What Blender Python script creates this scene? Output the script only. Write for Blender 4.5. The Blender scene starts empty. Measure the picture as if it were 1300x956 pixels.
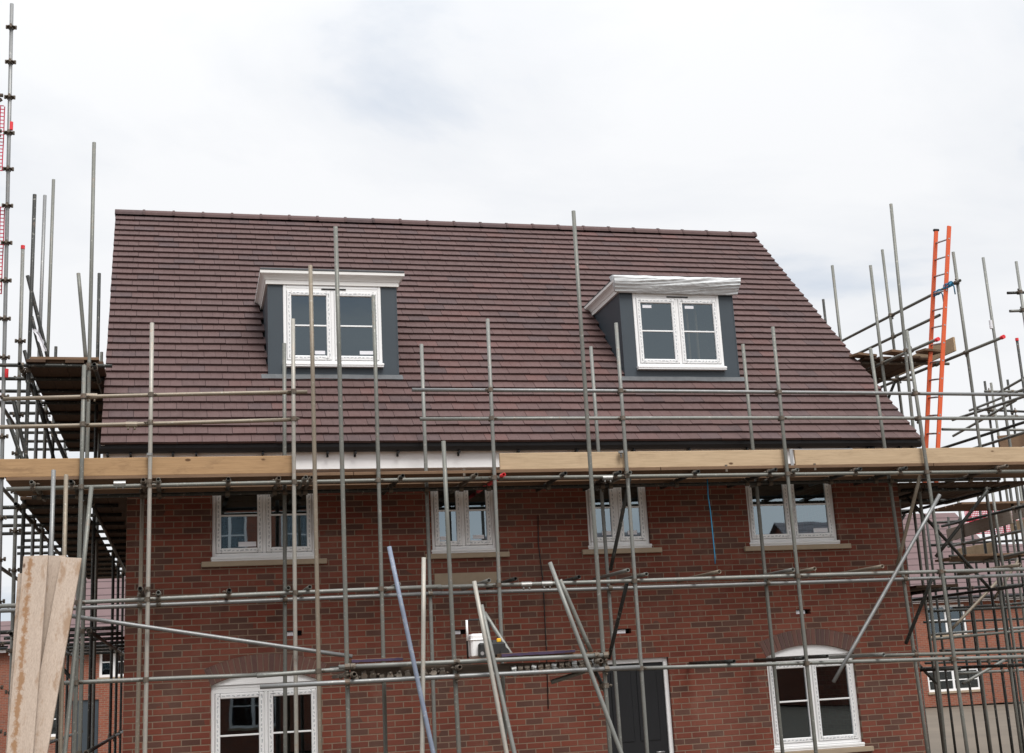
import bpy, bmesh, math, random
from mathutils import Vector, Matrix, noise
random.seed(7)
S = bpy.context.scene
COL = S.collection
R = math.radians

# ------------------------------------------------------------------ camera
CAM = Vector((0.7208, -16.5, 2.1))
YAW, PIT, ROL, FPX = R(14.565), R(13.173), R(-3.0244), 1630.3
fw = Vector((math.sin(YAW)*math.cos(PIT), math.cos(YAW)*math.cos(PIT), math.sin(PIT)))
r0 = Vector((math.cos(YAW), -math.sin(YAW), 0))
u0 = r0.cross(fw)
rt = r0*math.cos(ROL) + u0*math.sin(ROL)
up = -r0*math.sin(ROL) + u0*math.cos(ROL)
cd = bpy.data.cameras.new('camera'); cam = bpy.data.objects.new('camera', cd); COL.objects.link(cam)
cam.matrix_world = Matrix(((rt.x, up.x, -fw.x, CAM.x), (rt.y, up.y, -fw.y, CAM.y), (rt.z, up.z, -fw.z, CAM.z), (0, 0, 0, 1)))
cd.sensor_width = 36; cd.lens = FPX/1300*36; cd.clip_start = .1; cd.clip_end = 3000
S.camera = cam

# survey of the photograph: where the line of sight through a point meets a plane of the building
def ray(px, py): return fw*FPX + rt*(px-650) - up*(py-478)
def at(px, py, Y):
    d = ray(px, py); return CAM + d*((Y-CAM.y)/d.y)
def atx(px, py, X):
    d = ray(px, py); return CAM + d*((X-CAM.x)/d.x)
def atz(px, py, Z):
    d = ray(px, py); return CAM + d*((Z-CAM.z)/d.z)

# ------------------------------------------------------------------ sky, sun, exposure
SUN_EL, SUN_AZ = R(55), R(166)      # azimuth clockwise from +Y
w = bpy.data.worlds.new('World'); S.world = w; w.use_nodes = True
nt = w.node_tree; N = nt.nodes; L = nt.links
for n in list(N): N.remove(n)
def nd(t, **k):
    n = N.new(t)
    for a, b in k.items(): setattr(n, a, b)
    return n
out = nd('ShaderNodeOutputWorld'); bg = nd('ShaderNodeBackground')
sky = nd('ShaderNodeTexSky', sky_type='NISHITA'); sky.sun_disc = False
sky.sun_elevation = SUN_EL; sky.sun_rotation = SUN_AZ; sky.dust_density = 1.5
tc = nd('ShaderNodeTexCoord'); sep = nd('ShaderNodeSeparateXYZ'); L.new(tc.outputs['Generated'], sep.inputs[0])
def m(op, a, b=None, c=None):
    n = nd('ShaderNodeMath', operation=op)
    for i, v in enumerate((a, b, c)):
        if v is None: continue
        if isinstance(v, (int, float)): n.inputs[i].default_value = v
        else: L.new(v, n.inputs[i])
    return n.outputs[0]
zc = m('ADD', m('MAXIMUM', sep.outputs[2], 0.0), 0.22)
comb = nd('ShaderNodeCombineXYZ')
L.new(m('DIVIDE', sep.outputs[0], zc), comb.inputs[0]); L.new(m('DIVIDE', sep.outputs[1], zc), comb.inputs[1])
mp = nd('ShaderNodeMapping'); L.new(comb.outputs[0], mp.inputs[0]); mp.inputs['Location'].default_value = (3.1, .6, 0); mp.inputs['Rotation'].default_value = (0, 0, .35); mp.inputs['Scale'].default_value = (1.05, 1.35, 1)
n1 = nd('ShaderNodeTexNoise'); n1.inputs['Scale'].default_value = 1.5; n1.inputs['Detail'].default_value = 7; n1.inputs['Roughness'].default_value = .54; n1.inputs['Distortion'].default_value = .35
L.new(mp.outputs[0], n1.inputs['Vector'])
cr = nd('ShaderNodeValToRGB'); L.new(n1.outputs[0], cr.inputs[0])
e = cr.color_ramp.elements
e[0].position = .33; e[0].color = (7.9, 8.5, 9.4, 1)
e[1].position = .55; e[1].color = (10.25, 10.35, 10.55, 1)
x = e.new(.43); x.color = (9.5, 9.7, 10.05, 1)
# an overcast sky is brighter towards the zenith than towards the horizon
el = m('MAXIMUM', sep.outputs[2], 0.0)
grad = m('ADD', m('MULTIPLY', m('POWER', el, 4.0), 1.7), .92)
vm = nd('ShaderNodeVectorMath', operation='SCALE'); L.new(cr.outputs[0], vm.inputs[0]); L.new(grad, vm.inputs['Scale'])
cov = nd('ShaderNodeMapRange'); L.new(n1.outputs[0], cov.inputs[0]); cov.inputs[1].default_value = .28; cov.inputs[2].default_value = .42; cov.inputs[3].default_value = .85; cov.inputs[4].default_value = .97
mx = nd('ShaderNodeMix', data_type='RGBA'); L.new(cov.outputs[0], mx.inputs[0]); L.new(sky.outputs[0], mx.inputs[6]); L.new(vm.outputs[0], mx.inputs[7])
L.new(mx.outputs[2], bg.inputs[0]); bg.inputs[1].default_value = .1
L.new(bg.outputs[0], out.inputs[0])

sd = bpy.data.lights.new('sun', 'SUN'); sun = bpy.data.objects.new('sun', sd); COL.objects.link(sun)
sd.energy = 3.0; sd.angle = R(26); sd.color = (1, .97, .93)
sv = Vector((math.sin(SUN_AZ)*math.cos(SUN_EL), math.cos(SUN_AZ)*math.cos(SUN_EL), math.sin(SUN_EL)))
sun.rotation_euler = (-sv).to_track_quat('-Z', 'Y').to_euler(); sun.location = (0, -20, 30)
S.view_settings.view_transform = 'Standard'; S.view_settings.look = 'None'
S.view_settings.exposure = 0.0; S.view_settings.gamma = 1; S.view_settings.use_curve_mapping = False
S.render.engine = 'CYCLES'
S.cycles.max_bounces = 8; S.cycles.transparent_max_bounces = 12

# ------------------------------------------------------------------ materials
class Mat:
    def __init__(s, name):
        s.m = bpy.data.materials.new(name); s.m.use_nodes = True
        s.t = s.m.node_tree; s.N = s.t.nodes; s.L = s.t.links
        s.b = s.N['Principled BSDF']; s.tc = s.N.new('ShaderNodeTexCoord')
    def n(s, t, **k):
        n = s.N.new(t)
        for a, b in k.items(): setattr(n, a, b)
        return n
    def math(s, op, a, b=None, c=None):
        n = s.n('ShaderNodeMath', operation=op)
        for i, v in enumerate((a, b, c)):
            if v is None: continue
            if isinstance(v, (int, float)): n.inputs[i].default_value = v
            else: s.L.new(v, n.inputs[i])
        return n.outputs[0]
    def noise(s, scale, detail=4, rough=.55, vec=None, stretch=None):
        n = s.n('ShaderNodeTexNoise'); n.inputs['Scale'].default_value = scale
        n.inputs['Detail'].default_value = detail; n.inputs['Roughness'].default_value = rough
        v = vec or s.tc.outputs['Object']
        if stretch:
            mp = s.n('ShaderNodeMapping'); mp.inputs['Scale'].default_value = stretch; s.L.new(v, mp.inputs[0]); v = mp.outputs[0]
        s.L.new(v, n.inputs['Vector']); return n.outputs[0]
    def ramp(s, f, stops):
        n = s.n('ShaderNodeValToRGB'); e = n.color_ramp.elements
        e[0].position, e[0].color = stops[0][0], (*stops[0][1], 1)
        e[1].position, e[1].color = stops[-1][0], (*stops[-1][1], 1)
        for p, c in stops[1:-1]: e.new(p).color = (*c, 1)
        s.L.new(f, n.inputs[0]); return n.outputs[0]
    def mix(s, f, a, b, mode='MIX'):
        n = s.n('ShaderNodeMix', data_type='RGBA', blend_type=mode)
        for i, v in ((0, f), (6, a), (7, b)):
            if isinstance(v, tuple): n.inputs[i].default_value = (*v, 1)
            elif isinstance(v, (int, float)): n.inputs[i].default_value = v
            else: s.L.new(v, n.inputs[i])
        return n.outputs[2]
    def set(s, color=None, rough=None, metal=None, spec=None):
        for k, v in (('Base Color', color), ('Roughness', rough), ('Metallic', metal), ('Specular IOR Level', spec)):
            if v is None: continue
            if isinstance(v, tuple): s.b.inputs[k].default_value = (*v, 1)
            elif isinstance(v, (int, float)): s.b.inputs[k].default_value = v
            else: s.L.new(v, s.b.inputs[k])
        return s
    def bump(s, h, strength=.3, dist=.01):
        n = s.n('ShaderNodeBump'); n.inputs['Strength'].default_value = strength; n.inputs['Distance'].default_value = dist
        s.L.new(h, n.inputs['Height']); s.L.new(n.outputs[0], s.b.inputs['Normal']); return s

def brick_mat(name, axis, scale=1.0, reds=((.166, .038, .022), (.130, .030, .019), (.198, .050, .029)), dark=(.072, .032, .024), mortar=(.205, .145, .105), frac=.22):
    M = Mat(name)
    sp = M.n('ShaderNodeSeparateXYZ'); M.L.new(M.tc.outputs['Object'], sp.inputs[0])
    u, v = sp.outputs[axis], sp.outputs[2]
    row = M.math('FLOOR', M.math('DIVIDE', v, .075*scale))
    fv = M.math('FRACT', M.math('DIVIDE', v, .075*scale))
    sh = M.math('MULTIPLY', M.math('FLOORED_MODULO', row, 2.0), .5)
    uu = M.math('ADD', M.math('DIVIDE', u, .225*scale), sh)
    colm = M.math('FLOOR', uu); fu = M.math('FRACT', uu)
    cb = M.n('ShaderNodeCombineXYZ'); M.L.new(colm, cb.inputs[0]); M.L.new(row, cb.inputs[1])
    wn = M.n('ShaderNodeTexWhiteNoise', noise_dimensions='3D'); M.L.new(cb.outputs[0], wn.inputs['Vector'])
    sc = M.n('ShaderNodeSeparateColor'); M.L.new(wn.outputs['Color'], sc.inputs[0])
    red = M.ramp(sc.outputs[0], [(0, reds[1]), (.5, reds[0]), (1, reds[2])])
    # darker bricks come in drifts
    dr = M.noise(.9, 2)
    thr = M.math('ADD', M.math('MULTIPLY', M.math('SUBTRACT', dr, .5), .9), frac)
    isd = M.math('LESS_THAN', sc.outputs[1], thr)
    dk = M.mix(sc.outputs[2], dark, tuple(c*1.45 for c in dark))
    c = M.mix(isd, red, dk)
    gr = M.noise(70, 3); c = M.mix(M.math('MULTIPLY', gr, .35), c, (.10, .05, .04))
    big = M.noise(1.1, 4); c = M.mix(M.math('MULTIPLY', M.math('SUBTRACT', big, .38), .45), c, (.30, .19, .15))
    sm = M.n('ShaderNodeMapRange'); M.L.new(M.noise(2.7, 6, .68), sm.inputs[0]); sm.inputs[1].default_value = .56; sm.inputs[2].default_value = .75; sm.inputs[4].default_value = .42
    c = M.mix(sm.outputs[0], c, (.21, .15, .115))
    jt = M.math('MULTIPLY', M.math('SUBTRACT', M.noise(22, 2), .5), .03)
    e1 = M.math('MINIMUM', fv, M.math('SUBTRACT', 1.0, fv)); e1 = M.math('ADD', M.math('MULTIPLY', e1, .075), M.math('MULTIPLY', jt, .06))
    e2 = M.math('MINIMUM', fu, M.math('SUBTRACT', 1.0, fu)); e2 = M.math('ADD', M.math('MULTIPLY', e2, .225), M.math('MULTIPLY', jt, .06))
    ed = M.math('MINIMUM', e1, e2)
    face = M.n('ShaderNodeMapRange'); M.L.new(ed, face.inputs[0]); face.inputs[1].default_value = .0050; face.inputs[2].default_value = .0075
    mo = M.mix(M.noise(9, 3), tuple(c*.8 for c in mortar), tuple(min(1, c*1.2) for c in mortar))
    c = M.mix(face.outputs[0], mo, c)
    M.set(c, .88, 0, .25)
    h = M.math('ADD', face.outputs[0], M.math('MULTIPLY', gr, .35)); M.bump(h, .6, .006)
    return M.m

def tube_mat(name, base, rust=.2, tint=(.20, .13, .09), metal=.35, rough=.5):
    M = Mat(name)
    a = M.noise(9, 5, .65); b = M.noise(55, 4, .7); oi = M.n('ShaderNodeObjectInfo')
    c = M.mix(a, tuple(x*.72 for x in base), tuple(min(1, x*1.2) for x in base))
    var = M.math('MULTIPLY', M.math('SUBTRACT', oi.outputs['Random'], .5), .5)
    c = M.mix(M.math('ABSOLUTE', var), c, tuple(x*.55 for x in base))
    f = M.n('ShaderNodeMapRange'); M.L.new(M.math('ADD', M.math('MULTIPLY', a, .6), M.math('MULTIPLY', b, .5)), f.inputs[0])
    f.inputs[1].default_value = .60; f.inputs[2].default_value = .78; f.inputs[4].default_value = rust*2.4
    c = M.mix(f.outputs[0], c, tint)
    sp = M.n('ShaderNodeMapRange'); M.L.new(M.noise(30, 3, .6), sp.inputs[0]); sp.inputs[1].default_value = .62; sp.inputs[2].default_value = .68; sp.inputs[4].default_value = .4
    c = M.mix(sp.outputs[0], c, (.45, .44, .40))
    M.set(c, M.math('ADD', M.math('MULTIPLY', b, .25), rough-.1), metal, .4); M.bump(b, .15, .002)
    return M.m

def wood_mat(name, c1, c2, axis, stain=(.12, .07, .04), stain_amt=.3, rough=.8, streak=None):
    M = Mat(name)
    st = [22, 22, 22]; st[axis] = 1.3
    g = M.noise(1.6, 6, .62, stretch=tuple(st)); st2 = [90, 90, 90]; st2[axis] = 3
    g2 = M.noise(1.5, 3, .6, stretch=tuple(st2))
    oi = M.n('ShaderNodeObjectInfo')
    c = M.mix(g, c1, c2); c = M.mix(M.math('MULTIPLY', M.math('POWER', g2, 2.0), .9), c, tuple(x*.38 for x in c1))
    c = M.mix(M.math('MULTIPLY', oi.outputs['Random'], .28), c, tuple(x*.62 for x in c1))
    k = M.n('ShaderNodeMapRange'); sk = [7., 7., 7.]; sk[axis] = 2.2; M.L.new(M.noise(1.0, 6, .7, stretch=tuple(sk)), k.inputs[0]); k.inputs[1].default_value = .53; k.inputs[2].default_value = .64; k.inputs[4].default_value = stain_amt
    c = M.mix(k.outputs[0], c, stain)
    if streak:                                                      # rust run down one edge of the board
        sl, zm, u0_, wd = streak; sx = M.n('ShaderNodeSeparateXYZ'); M.L.new(M.tc.outputs['Object'], sx.inputs[0])
        u = M.math('SUBTRACT', sx.outputs[0], M.math('MULTIPLY', M.math('SUBTRACT', sx.outputs[2], zm), sl))
        u = M.math('ADD', M.math('ABSOLUTE', M.math('SUBTRACT', u, u0_)), M.math('MULTIPLY', M.math('SUBTRACT', M.noise(13, 5, .7), .5), wd*5))
        mr = M.n('ShaderNodeMapRange'); M.L.new(u, mr.inputs[0]); mr.inputs[1].default_value = wd*.2; mr.inputs[2].default_value = wd; mr.inputs[3].default_value = .85; mr.inputs[4].default_value = 0
        c = M.mix(mr.outputs[0], c, (.24, .125, .055))
    vo = M.n('ShaderNodeTexVoronoi'); vo.inputs['Scale'].default_value = 2.6; km = M.n('ShaderNodeMapping'); km.inputs['Scale'].default_value = ((.8, 0, 1.6), (1.6, .8, 0), (1.6, 0, .8))[axis]; M.L.new(M.tc.outputs['Object'], km.inputs[0]); M.L.new(km.outputs[0], vo.inputs['Vector'])
    kn = M.n('ShaderNodeMapRange'); M.L.new(vo.outputs['Distance'], kn.inputs[0]); kn.inputs[1].default_value = .05; kn.inputs[2].default_value = .085; kn.inputs[3].default_value = .9; kn.inputs[4].default_value = 0
    c = M.mix(kn.outputs[0], c, (.075, .035, .015))
    M.set(c, rough, 0, .2); M.bump(g2, .25, .003)
    return M.m

def plain(name, color, rough=.5, metal=0., var=.12, scale=6., spec=.4, bump=0.):
    M = Mat(name); a = M.noise(scale, 5, .6)
    c = M.mix(a, tuple(x*(1-var) for x in color), tuple(min(1, x*(1+var)) for x in color))
    M.set(c, rough, metal, spec)
    if bump: M.bump(M.noise(scale*6, 4), bump, .004)
    return M.m

def attr_mat(name, rough=.75, bump=.35, spec=.25):
    M = Mat(name); a = M.n('ShaderNodeVertexColor'); a.layer_name = 'pigment'
    g = M.noise(60, 4, .65); big = M.noise(1.4, 4)
    c = M.mix(M.math('MULTIPLY', g, .45), a.outputs[0], (.050, .034, .034)); g3 = M.noise(11, 5, .6); c = M.mix(M.math('MULTIPLY', M.math('POWER', g3, 2.0), 1.0), c, (.125, .080, .076))
    c = M.mix(M.math('MULTIPLY', big, .22), c, (.13, .095, .095))
    M.set(c, rough, 0, spec); M.bump(g, bump, .004); return M.m

def glass_mat(name, refl=.11, tint=.72):
    M = Mat(name); M.N.remove(M.b)
    o = [n for n in M.N if n.type == 'OUTPUT_MATERIAL'][0]
    tr = M.n('ShaderNodeBsdfTransparent'); tr.inputs[0].default_value = (tint*.93, tint*.99, tint, 1)
    gl = M.n('ShaderNodeBsdfGlossy'); gl.inputs['Roughness'].default_value = .012; gl.inputs[0].default_value = (.76, .91, 1, 1)
    fr = M.n('ShaderNodeFresnel'); fr.inputs[0].default_value = 1.5
    f = M.math('ADD', M.math('MULTIPLY', fr.outputs[0], 1.4), refl-.05)
    bn = M.n('ShaderNodeBump'); bn.inputs['Strength'].default_value = .02; bn.inputs['Distance'].default_value = .02
    M.L.new(M.noise(1.6, 2), bn.inputs['Height']); M.L.new(bn.outputs[0], gl.inputs['Normal'])
    ms = M.n('ShaderNodeMixShader'); M.L.new(f, ms.inputs[0]); M.L.new(tr.outputs[0], ms.inputs[1]); M.L.new(gl.outputs[0], ms.inputs[2])
    M.L.new(ms.outputs[0], o.inputs[0]); return M.m

BR = brick_mat('red_brick', 0); BRS = brick_mat('red_brick_side', 1)
BGB = brick_mat('orange_brick', 0, 1.0, ((.26, .075, .042), (.23, .066, .038), (.30, .092, .055)), (.17, .066, .048), (.26, .19, .14), .15)
BGBS = brick_mat('orange_brick_side', 1, 1.0, ((.26, .075, .042), (.23, .066, .038), (.30, .092, .055)), (.17, .066, .048), (.26, .19, .14), .15)
TILE = attr_mat('clay_tile')
SOLD = attr_mat('soldier_brick', .88, .5)
GALV = tube_mat('galvanised_tube', (.215, .22, .205), .35)
GREEN = tube_mat('greenish_tube', (.175, .178, .160), .35)
SANDY = tube_mat('sandy_tube', (.26, .22, .17), .5)
PALE = tube_mat('pale_tube', (.38, .36, .32), .4, (.35, .22, .15))
BLUE = tube_mat('blue_painted_tube', (.20, .235, .31), .6, (.36, .36, .36), .1)
SILV = tube_mat('silver_tube', (.24, .245, .245), .25, metal=.5, rough=.45)
DARKT = tube_mat('dark_tube', (.042, .044, .041), .3)
CLAMP = tube_mat('clamp_steel', (.15, .125, .10), .45, (.17, .08, .045), .5, .6)
SLEEVE = tube_mat('new_clamp_steel', (.33, .33, .32), .3, metal=.6, rough=.35)
WNEW = wood_mat('new_timber', (.40, .245, .125), (.53, .35, .195), 0, stain_amt=.32)
WPALE = wood_mat('pale_timber', (.50, .36, .225), (.64, .495, .335), 0, stain_amt=.16)
WOLD = wood_mat('weathered_timber', (.40, .315, .255), (.57, .47, .385), 2, (.25, .155, .09), .7)
WDECK = wood_mat('deck_timber', (.17, .105, .065), (.25, .16, .10), 0, stain_amt=.5)
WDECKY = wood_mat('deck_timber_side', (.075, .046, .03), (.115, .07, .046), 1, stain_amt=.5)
WGREY = wood_mat('grey_timber', (.36, .31, .26), (.46, .40, .34), 1, stain_amt=.3)
WBEAR = wood_mat('shaded_bearer', (.06, .045, .035), (.10, .075, .055), 0, stain_amt=.5)  # timber colour darkened to stand for the shadow below the platform edge
PURPLE = plain('purple_edge_paint', (.055, .035, .075), .7, var=.5, scale=18)
UPVC = plain('white_pvc', (.80, .80, .80), .35, var=.02)
FILM = plain('grey_print', (.46, .48, .50), .5)
WHITE = plain('white_board', (.88, .88, .88), .45, var=.03, scale=2)
CORN = plain('cornice_white', (.74, .73, .71), .5, var=.05, scale=3)
SLATE = plain('slate_grey_cladding', (.043, .056, .068), .42, var=.12, scale=2.5)
LEAD = plain('lead_flashing', (.082, .087, .092), .5, .2, .4, 9, .4, .3)
BLACK = plain('black_plastic', (.012, .013, .015), .35)
RUBBER = plain('black_rubber', (.02, .02, .02), .7)
STONE = plain('buff_stone', (.33, .26, .185), .85, var=.12, scale=12, bump=.2)
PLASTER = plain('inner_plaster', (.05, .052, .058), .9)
PAPER = plain('paper_label', (.72, .72, .76), .6, var=.03)
ORANGE = plain('orange_fibreglass', (.62, .10, .028), .45, var=.1, scale=9)
ALU = plain('aluminium', (.42, .42, .42), .4, .8)
RED = plain('red_plastic', (.70, .035, .045), .5, var=.15)
REDNET = plain('red_netting', (.50, .025, .06), .7, var=.2)
ROPE = plain('blue_rope', (.02, .17, .30), .7, var=.3, scale=40)
YELLOW = plain('yellow_plastic', (.80, .45, .02), .5)
GLASS = glass_mat('window_glass', .14); GLASS_LOW = glass_mat('bright_reflection_glass', .30)  # second glass: reflection strengthened so first-floor panes mirror a brighter sky
PKROOF = None
GROUNDM = plain('bare_earth', (.12, .098, .075), .95, var=.35, scale=.6, bump=.4)
SHEET = Mat('plastic_film'); _a = SHEET.noise(14, 5, .6)
SHEET.set(SHEET.mix(_a, (.50, .52, .53), (.62, .635, .645)), .42, 0, .4); SHEET = SHEET.m
def roof_mat(name, c1, c2, gauge=.30):
    M = Mat(name); sp = M.n('ShaderNodeSeparateXYZ'); M.L.new(M.tc.outputs['Object'], sp.inputs[0])
    v = M.math('DIVIDE', sp.outputs[2], gauge); fr = M.math('FRACT', v)
    n = M.noise(3, 4); c = M.mix(n, c1, c2)
    ln = M.math('LESS_THAN', fr, .12); c = M.mix(ln, c, tuple(x*.35 for x in c1))
    M.set(c, .85, 0, .2); M.bump(fr, .5, .03); return M.m
PKROOF = roof_mat('pinkish_concrete_tile', (.125, .083, .086), (.165, .115, .115))
DKROOF = roof_mat('dark_concrete_tile', (.13, .12, .13), (.18, .16, .17))

# ------------------------------------------------------------------ builders
def wloc(o):
    v = Vector((0, 0, 0))
    while o is not None: v += o.location; o = o.parent
    return v
def obj(name, bm, mat, parent=None, smooth=False, label=None):
    me = bpy.data.meshes.new(name)
    off = wloc(parent) if parent else Vector((0, 0, 0))
    bmesh.ops.recalc_face_normals(bm, faces=bm.faces[:])
    if parent is None:
        lo = Vector((min(v.co.x for v in bm.verts)+max(v.co.x for v in bm.verts), min(v.co.y for v in bm.verts)+max(v.co.y for v in bm.verts), 2*min(v.co.z for v in bm.verts)))/2
        off = lo
    for v in bm.verts: v.co -= off
    if smooth:
        for f in bm.faces: f.smooth = True
    bm.to_mesh(me); bm.free()
    for mm in (mat if isinstance(mat, (list, tuple)) else [mat]): me.materials.append(mm)
    o = bpy.data.objects.new(name, me); COL.objects.link(o)
    if parent: o.parent = parent
    else: o.location = off
    if label: o['label'] = label
    return o
def tag(o, label=None, cat=None, group=None, kind=None):
    if label: o['label'] = label
    if cat: o['category'] = cat
    if group: o['group'] = group
    if kind: o['kind'] = kind
    return o
def thing(name, label, cat, loc=(0, 0, 0), group=None):
    o = bpy.data.objects.new(name, None); COL.objects.link(o); o.location = loc; o.empty_display_size = .2
    return tag(o, label, cat, group)
def node(name, parent, loc=(0, 0, 0)):
    o = bpy.data.objects.new(name, None); COL.objects.link(o); o.parent = parent; o.location = Vector(loc)-wloc(parent); return o

def box(bm, x0, x1, y0, y1, z0, z1, bev=0, mi=0):
    vs = [bm.verts.new((x, y, z)) for x in (x0, x1) for y in (y0, y1) for z in (z0, z1)]
    fs = [bm.faces.new([vs[i] for i in q]) for q in ((0, 1, 3, 2), (4, 6, 7, 5), (0, 4, 5, 1), (2, 3, 7, 6), (0, 2, 6, 4), (1, 5, 7, 3))]
    for f in fs: f.material_index = mi
    if bev:
        bmesh.ops.bevel(bm, geom=list({e for f in fs for e in f.edges}), offset=bev, segments=1, affect='EDGES')
    return bm
def beam(bm, p, q, wid, thk, side=Vector((0, 1, 0)), bev=.003):
    """a board from p to q, wid across, thk along 'side'"""
    p, q = Vector(p), Vector(q); d = (q-p).normalized(); n = (side - d*side.dot(d)).normalized(); a = d.cross(n)
    vs = [bm.verts.new(b + a*s*wid/2 + n*t*thk/2) for b in (p, q) for s in (-1, 1) for t in (-1, 1)]
    fs = [bm.faces.new([vs[i] for i in k]) for k in ((0, 1, 3, 2), (4, 6, 7, 5), (0, 4, 5, 1), (2, 3, 7, 6), (0, 2, 6, 4), (1, 5, 7, 3))]
    if bev: bmesh.ops.bevel(bm, geom=list({e for f in fs for e in f.edges}), offset=bev, segments=1, affect='EDGES')
    return bm
def frame_of(d):
    d = d.normalized(); a = d.cross(Vector((0, 0, 1)) if abs(d.z) < .9 else Vector((1, 0, 0))).normalized(); return a, d.cross(a)
def tube_bm(bm, pts, r=.02415, seg=12, hollow=True):
    pts = [Vector(p) for p in pts]; rings = []
    def ring(c, d, rr):
        a, b = frame_of(d); return [bm.verts.new(c + (a*math.cos(2*math.pi*i/seg) + b*math.sin(2*math.pi*i/seg))*rr) for i in range(seg)]
    def join(A, B):
        for i in range(seg):
            f = bm.faces.new((A[i], A[(i+1) % seg], B[(i+1) % seg], B[i])); f.smooth = True
    n = len(pts)
    for i, p in enumerate(pts):
        d = pts[min(i+1, n-1)] - pts[max(i-1, 0)]; rings.append(ring(p, d, r))
    for A, B in zip(rings, rings[1:]): join(A, B)
    for c, d, A in ((pts[0], pts[1]-pts[0], rings[0]), (pts[-1], pts[-2]-pts[-1], rings[-1])):
        if hollow:
            u = d.normalized(); Bq = ring(c, pts[1]-pts[0] if A is rings[0] else pts[-1]-pts[-2], r*.80)
            Cq = ring(c+u*.10, pts[1]-pts[0] if A is rings[0] else pts[-1]-pts[-2], r*.80)
            join(A, Bq); join(Bq, Cq); bm.faces.new(Cq)
        else: bm.faces.new(A)
    return bm
def long_pts(p, q, n=5, bow=.004):
    p, q = Vector(p), Vector(q); a, b = frame_of(q-p); L_ = (q-p).length
    ph = random.uniform(0, 6.28); am = bow*min(L_, 6)/3
    return [p + (q-p)*i/n + (a*math.cos(ph)+b*math.sin(ph))*am*math.sin(math.pi*i/n) for i in range(n+1)]

class Scaffold:
    """one scaffold: tubes are remembered so that a coupler sits wherever two of them cross"""
    def __init__(s, name, label, cat, loc, group=None):
        s.root = thing(name, label, cat, loc, group); s.t = []
    def tube(s, name, p, q, mat=None, r=.02415, label=None, bow=.004):
        o = obj(name, tube_bm(bmesh.new(), long_pts(p, q, bow=bow), r), mat or GALV, s.root, label=label)
        s.t.append((Vector(p), Vector(q))); return o
    def down(s, name, p, q, mat=None, z=0.0, r=.02415, label=None):
        p, q = Vector(p), Vector(q); k = (z-p.z)/(q.z-p.z); return s.tube(name, p, p+(q-p)*k, mat, r, label)
    def couplers(s, limit=95, near=.085):
        n = 0; done = []
        for i in range(len(s.t)):
            for j in range(i):
                (a, b), (c, d) = s.t[i], s.t[j]; u, v = b-a, d-c; w_ = a-c
                A, B, Cc, D, E = u.dot(u), u.dot(v), v.dot(v), u.dot(w_), v.dot(w_); den = A*Cc-B*B
                if den < 1e-3*A*Cc: continue
                t1 = (B*E-Cc*D)/den; t2 = (A*E-B*D)/den
                if not (-.01 < t1 < 1.01 and -.01 < t2 < 1.01): continue
                P, Q = a+u*t1, c+v*t2
                if (P-Q).length > near or (P+Q).z/2 < .6: continue
                if any((P-x).length < .05 for x in done): continue
                done.append(P)
                if n >= limit: continue
                n += 1; coupler(s.root, P, u.normalized(), Q, v.normalized())
def collar(bm, c, d, r=.034, h=.052, seg=10):
    a, b = frame_of(d); d = d.normalized()
    R_ = [[bm.verts.new(c + d*s*h/2 + (a*math.cos(2*math.pi*i/seg)+b*math.sin(2*math.pi*i/seg))*r) for i in range(seg)] for s in (-1, 1)]
    for i in range(seg): bm.faces.new((R_[0][i], R_[0][(i+1) % seg], R_[1][(i+1) % seg], R_[1][i]))
    bm.faces.new(R_[0]); bm.faces.new(R_[1])
def coupler(parent, P, u, Q, v, mat=None):
    bm = bmesh.new(); collar(bm, P, u); collar(bm, Q, v)
    n = u.cross(v).normalized()
    for c, d in ((P, u), (Q, v)):                                   # flap bolt and nut sticking out of each half
        s = d.cross(n).normalized()*random.choice((-1, 1))
        tube_bm(bm, (c+s*.03, c+s*.072), .008, 6, False); tube_bm(bm, (c+s*.045, c+s*.060), .014, 6, False)
    return obj('coupler', bm, mat or CLAMP, parent)
def sleeve(parent, p, d, mat=None, ln=.13):
    bm = bmesh.new(); collar(bm, Vector(p), Vector(d), .034, ln)
    d = Vector(d).normalized(); s = Vector((0, -1, 0)); s = (s-d*s.dot(d)).normalized()
    for k in (-1, 1): tube_bm(bm, (Vector(p)+d*k*ln*.28+Vector((0, 0, -.02)), Vector(p)+d*k*ln*.28+Vector((0, -.01, -.062))), .012, 6, False)
    return obj('sleeve_coupler', bm, mat or SLEEVE, parent)

# ------------------------------------------------------------------ ground
bm = bmesh.new()
xs = [-900, -300, -100, -60, -40]+list(range(-30, 61, 3))+[80, 120, 300, 900]; ys = [-700, -250, -90, -60]+list(range(-48, 61, 3))+[90, 200, 500, 1500]
gv = [[bm.verts.new((x, y, (-.02 if abs(y-4) < 7 and -3 < x < 14 else .10*noise.noise(Vector((x*.21, y*.21, 0)))-.06) - (0 if y < 900 else 1))) for y in ys] for x in xs]
for i in range(len(xs)-1):
    for j in range(len(ys)-1): bm.faces.new((gv[i][j], gv[i+1][j], gv[i+1][j+1], gv[i][j+1]))
g = obj('ground', bm, GROUNDM, smooth=True); tag(g, 'bare trodden earth of the building site', 'ground', kind='structure')

# ------------------------------------------------------------------ the house
HW, HD = 10.66, 8.0
ZR = 9.735; Y_E, Z_E = -.42, 5.105; TH = math.atan2(ZR-Z_E, 4.42); CS, SN = math.cos(TH), math.sin(TH)
SL = 4.42/CS
house = thing('brick_house', 'new red brick house with brown tiled roof and two dormers behind the scaffold', 'house', (0, 0, 0))

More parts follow.
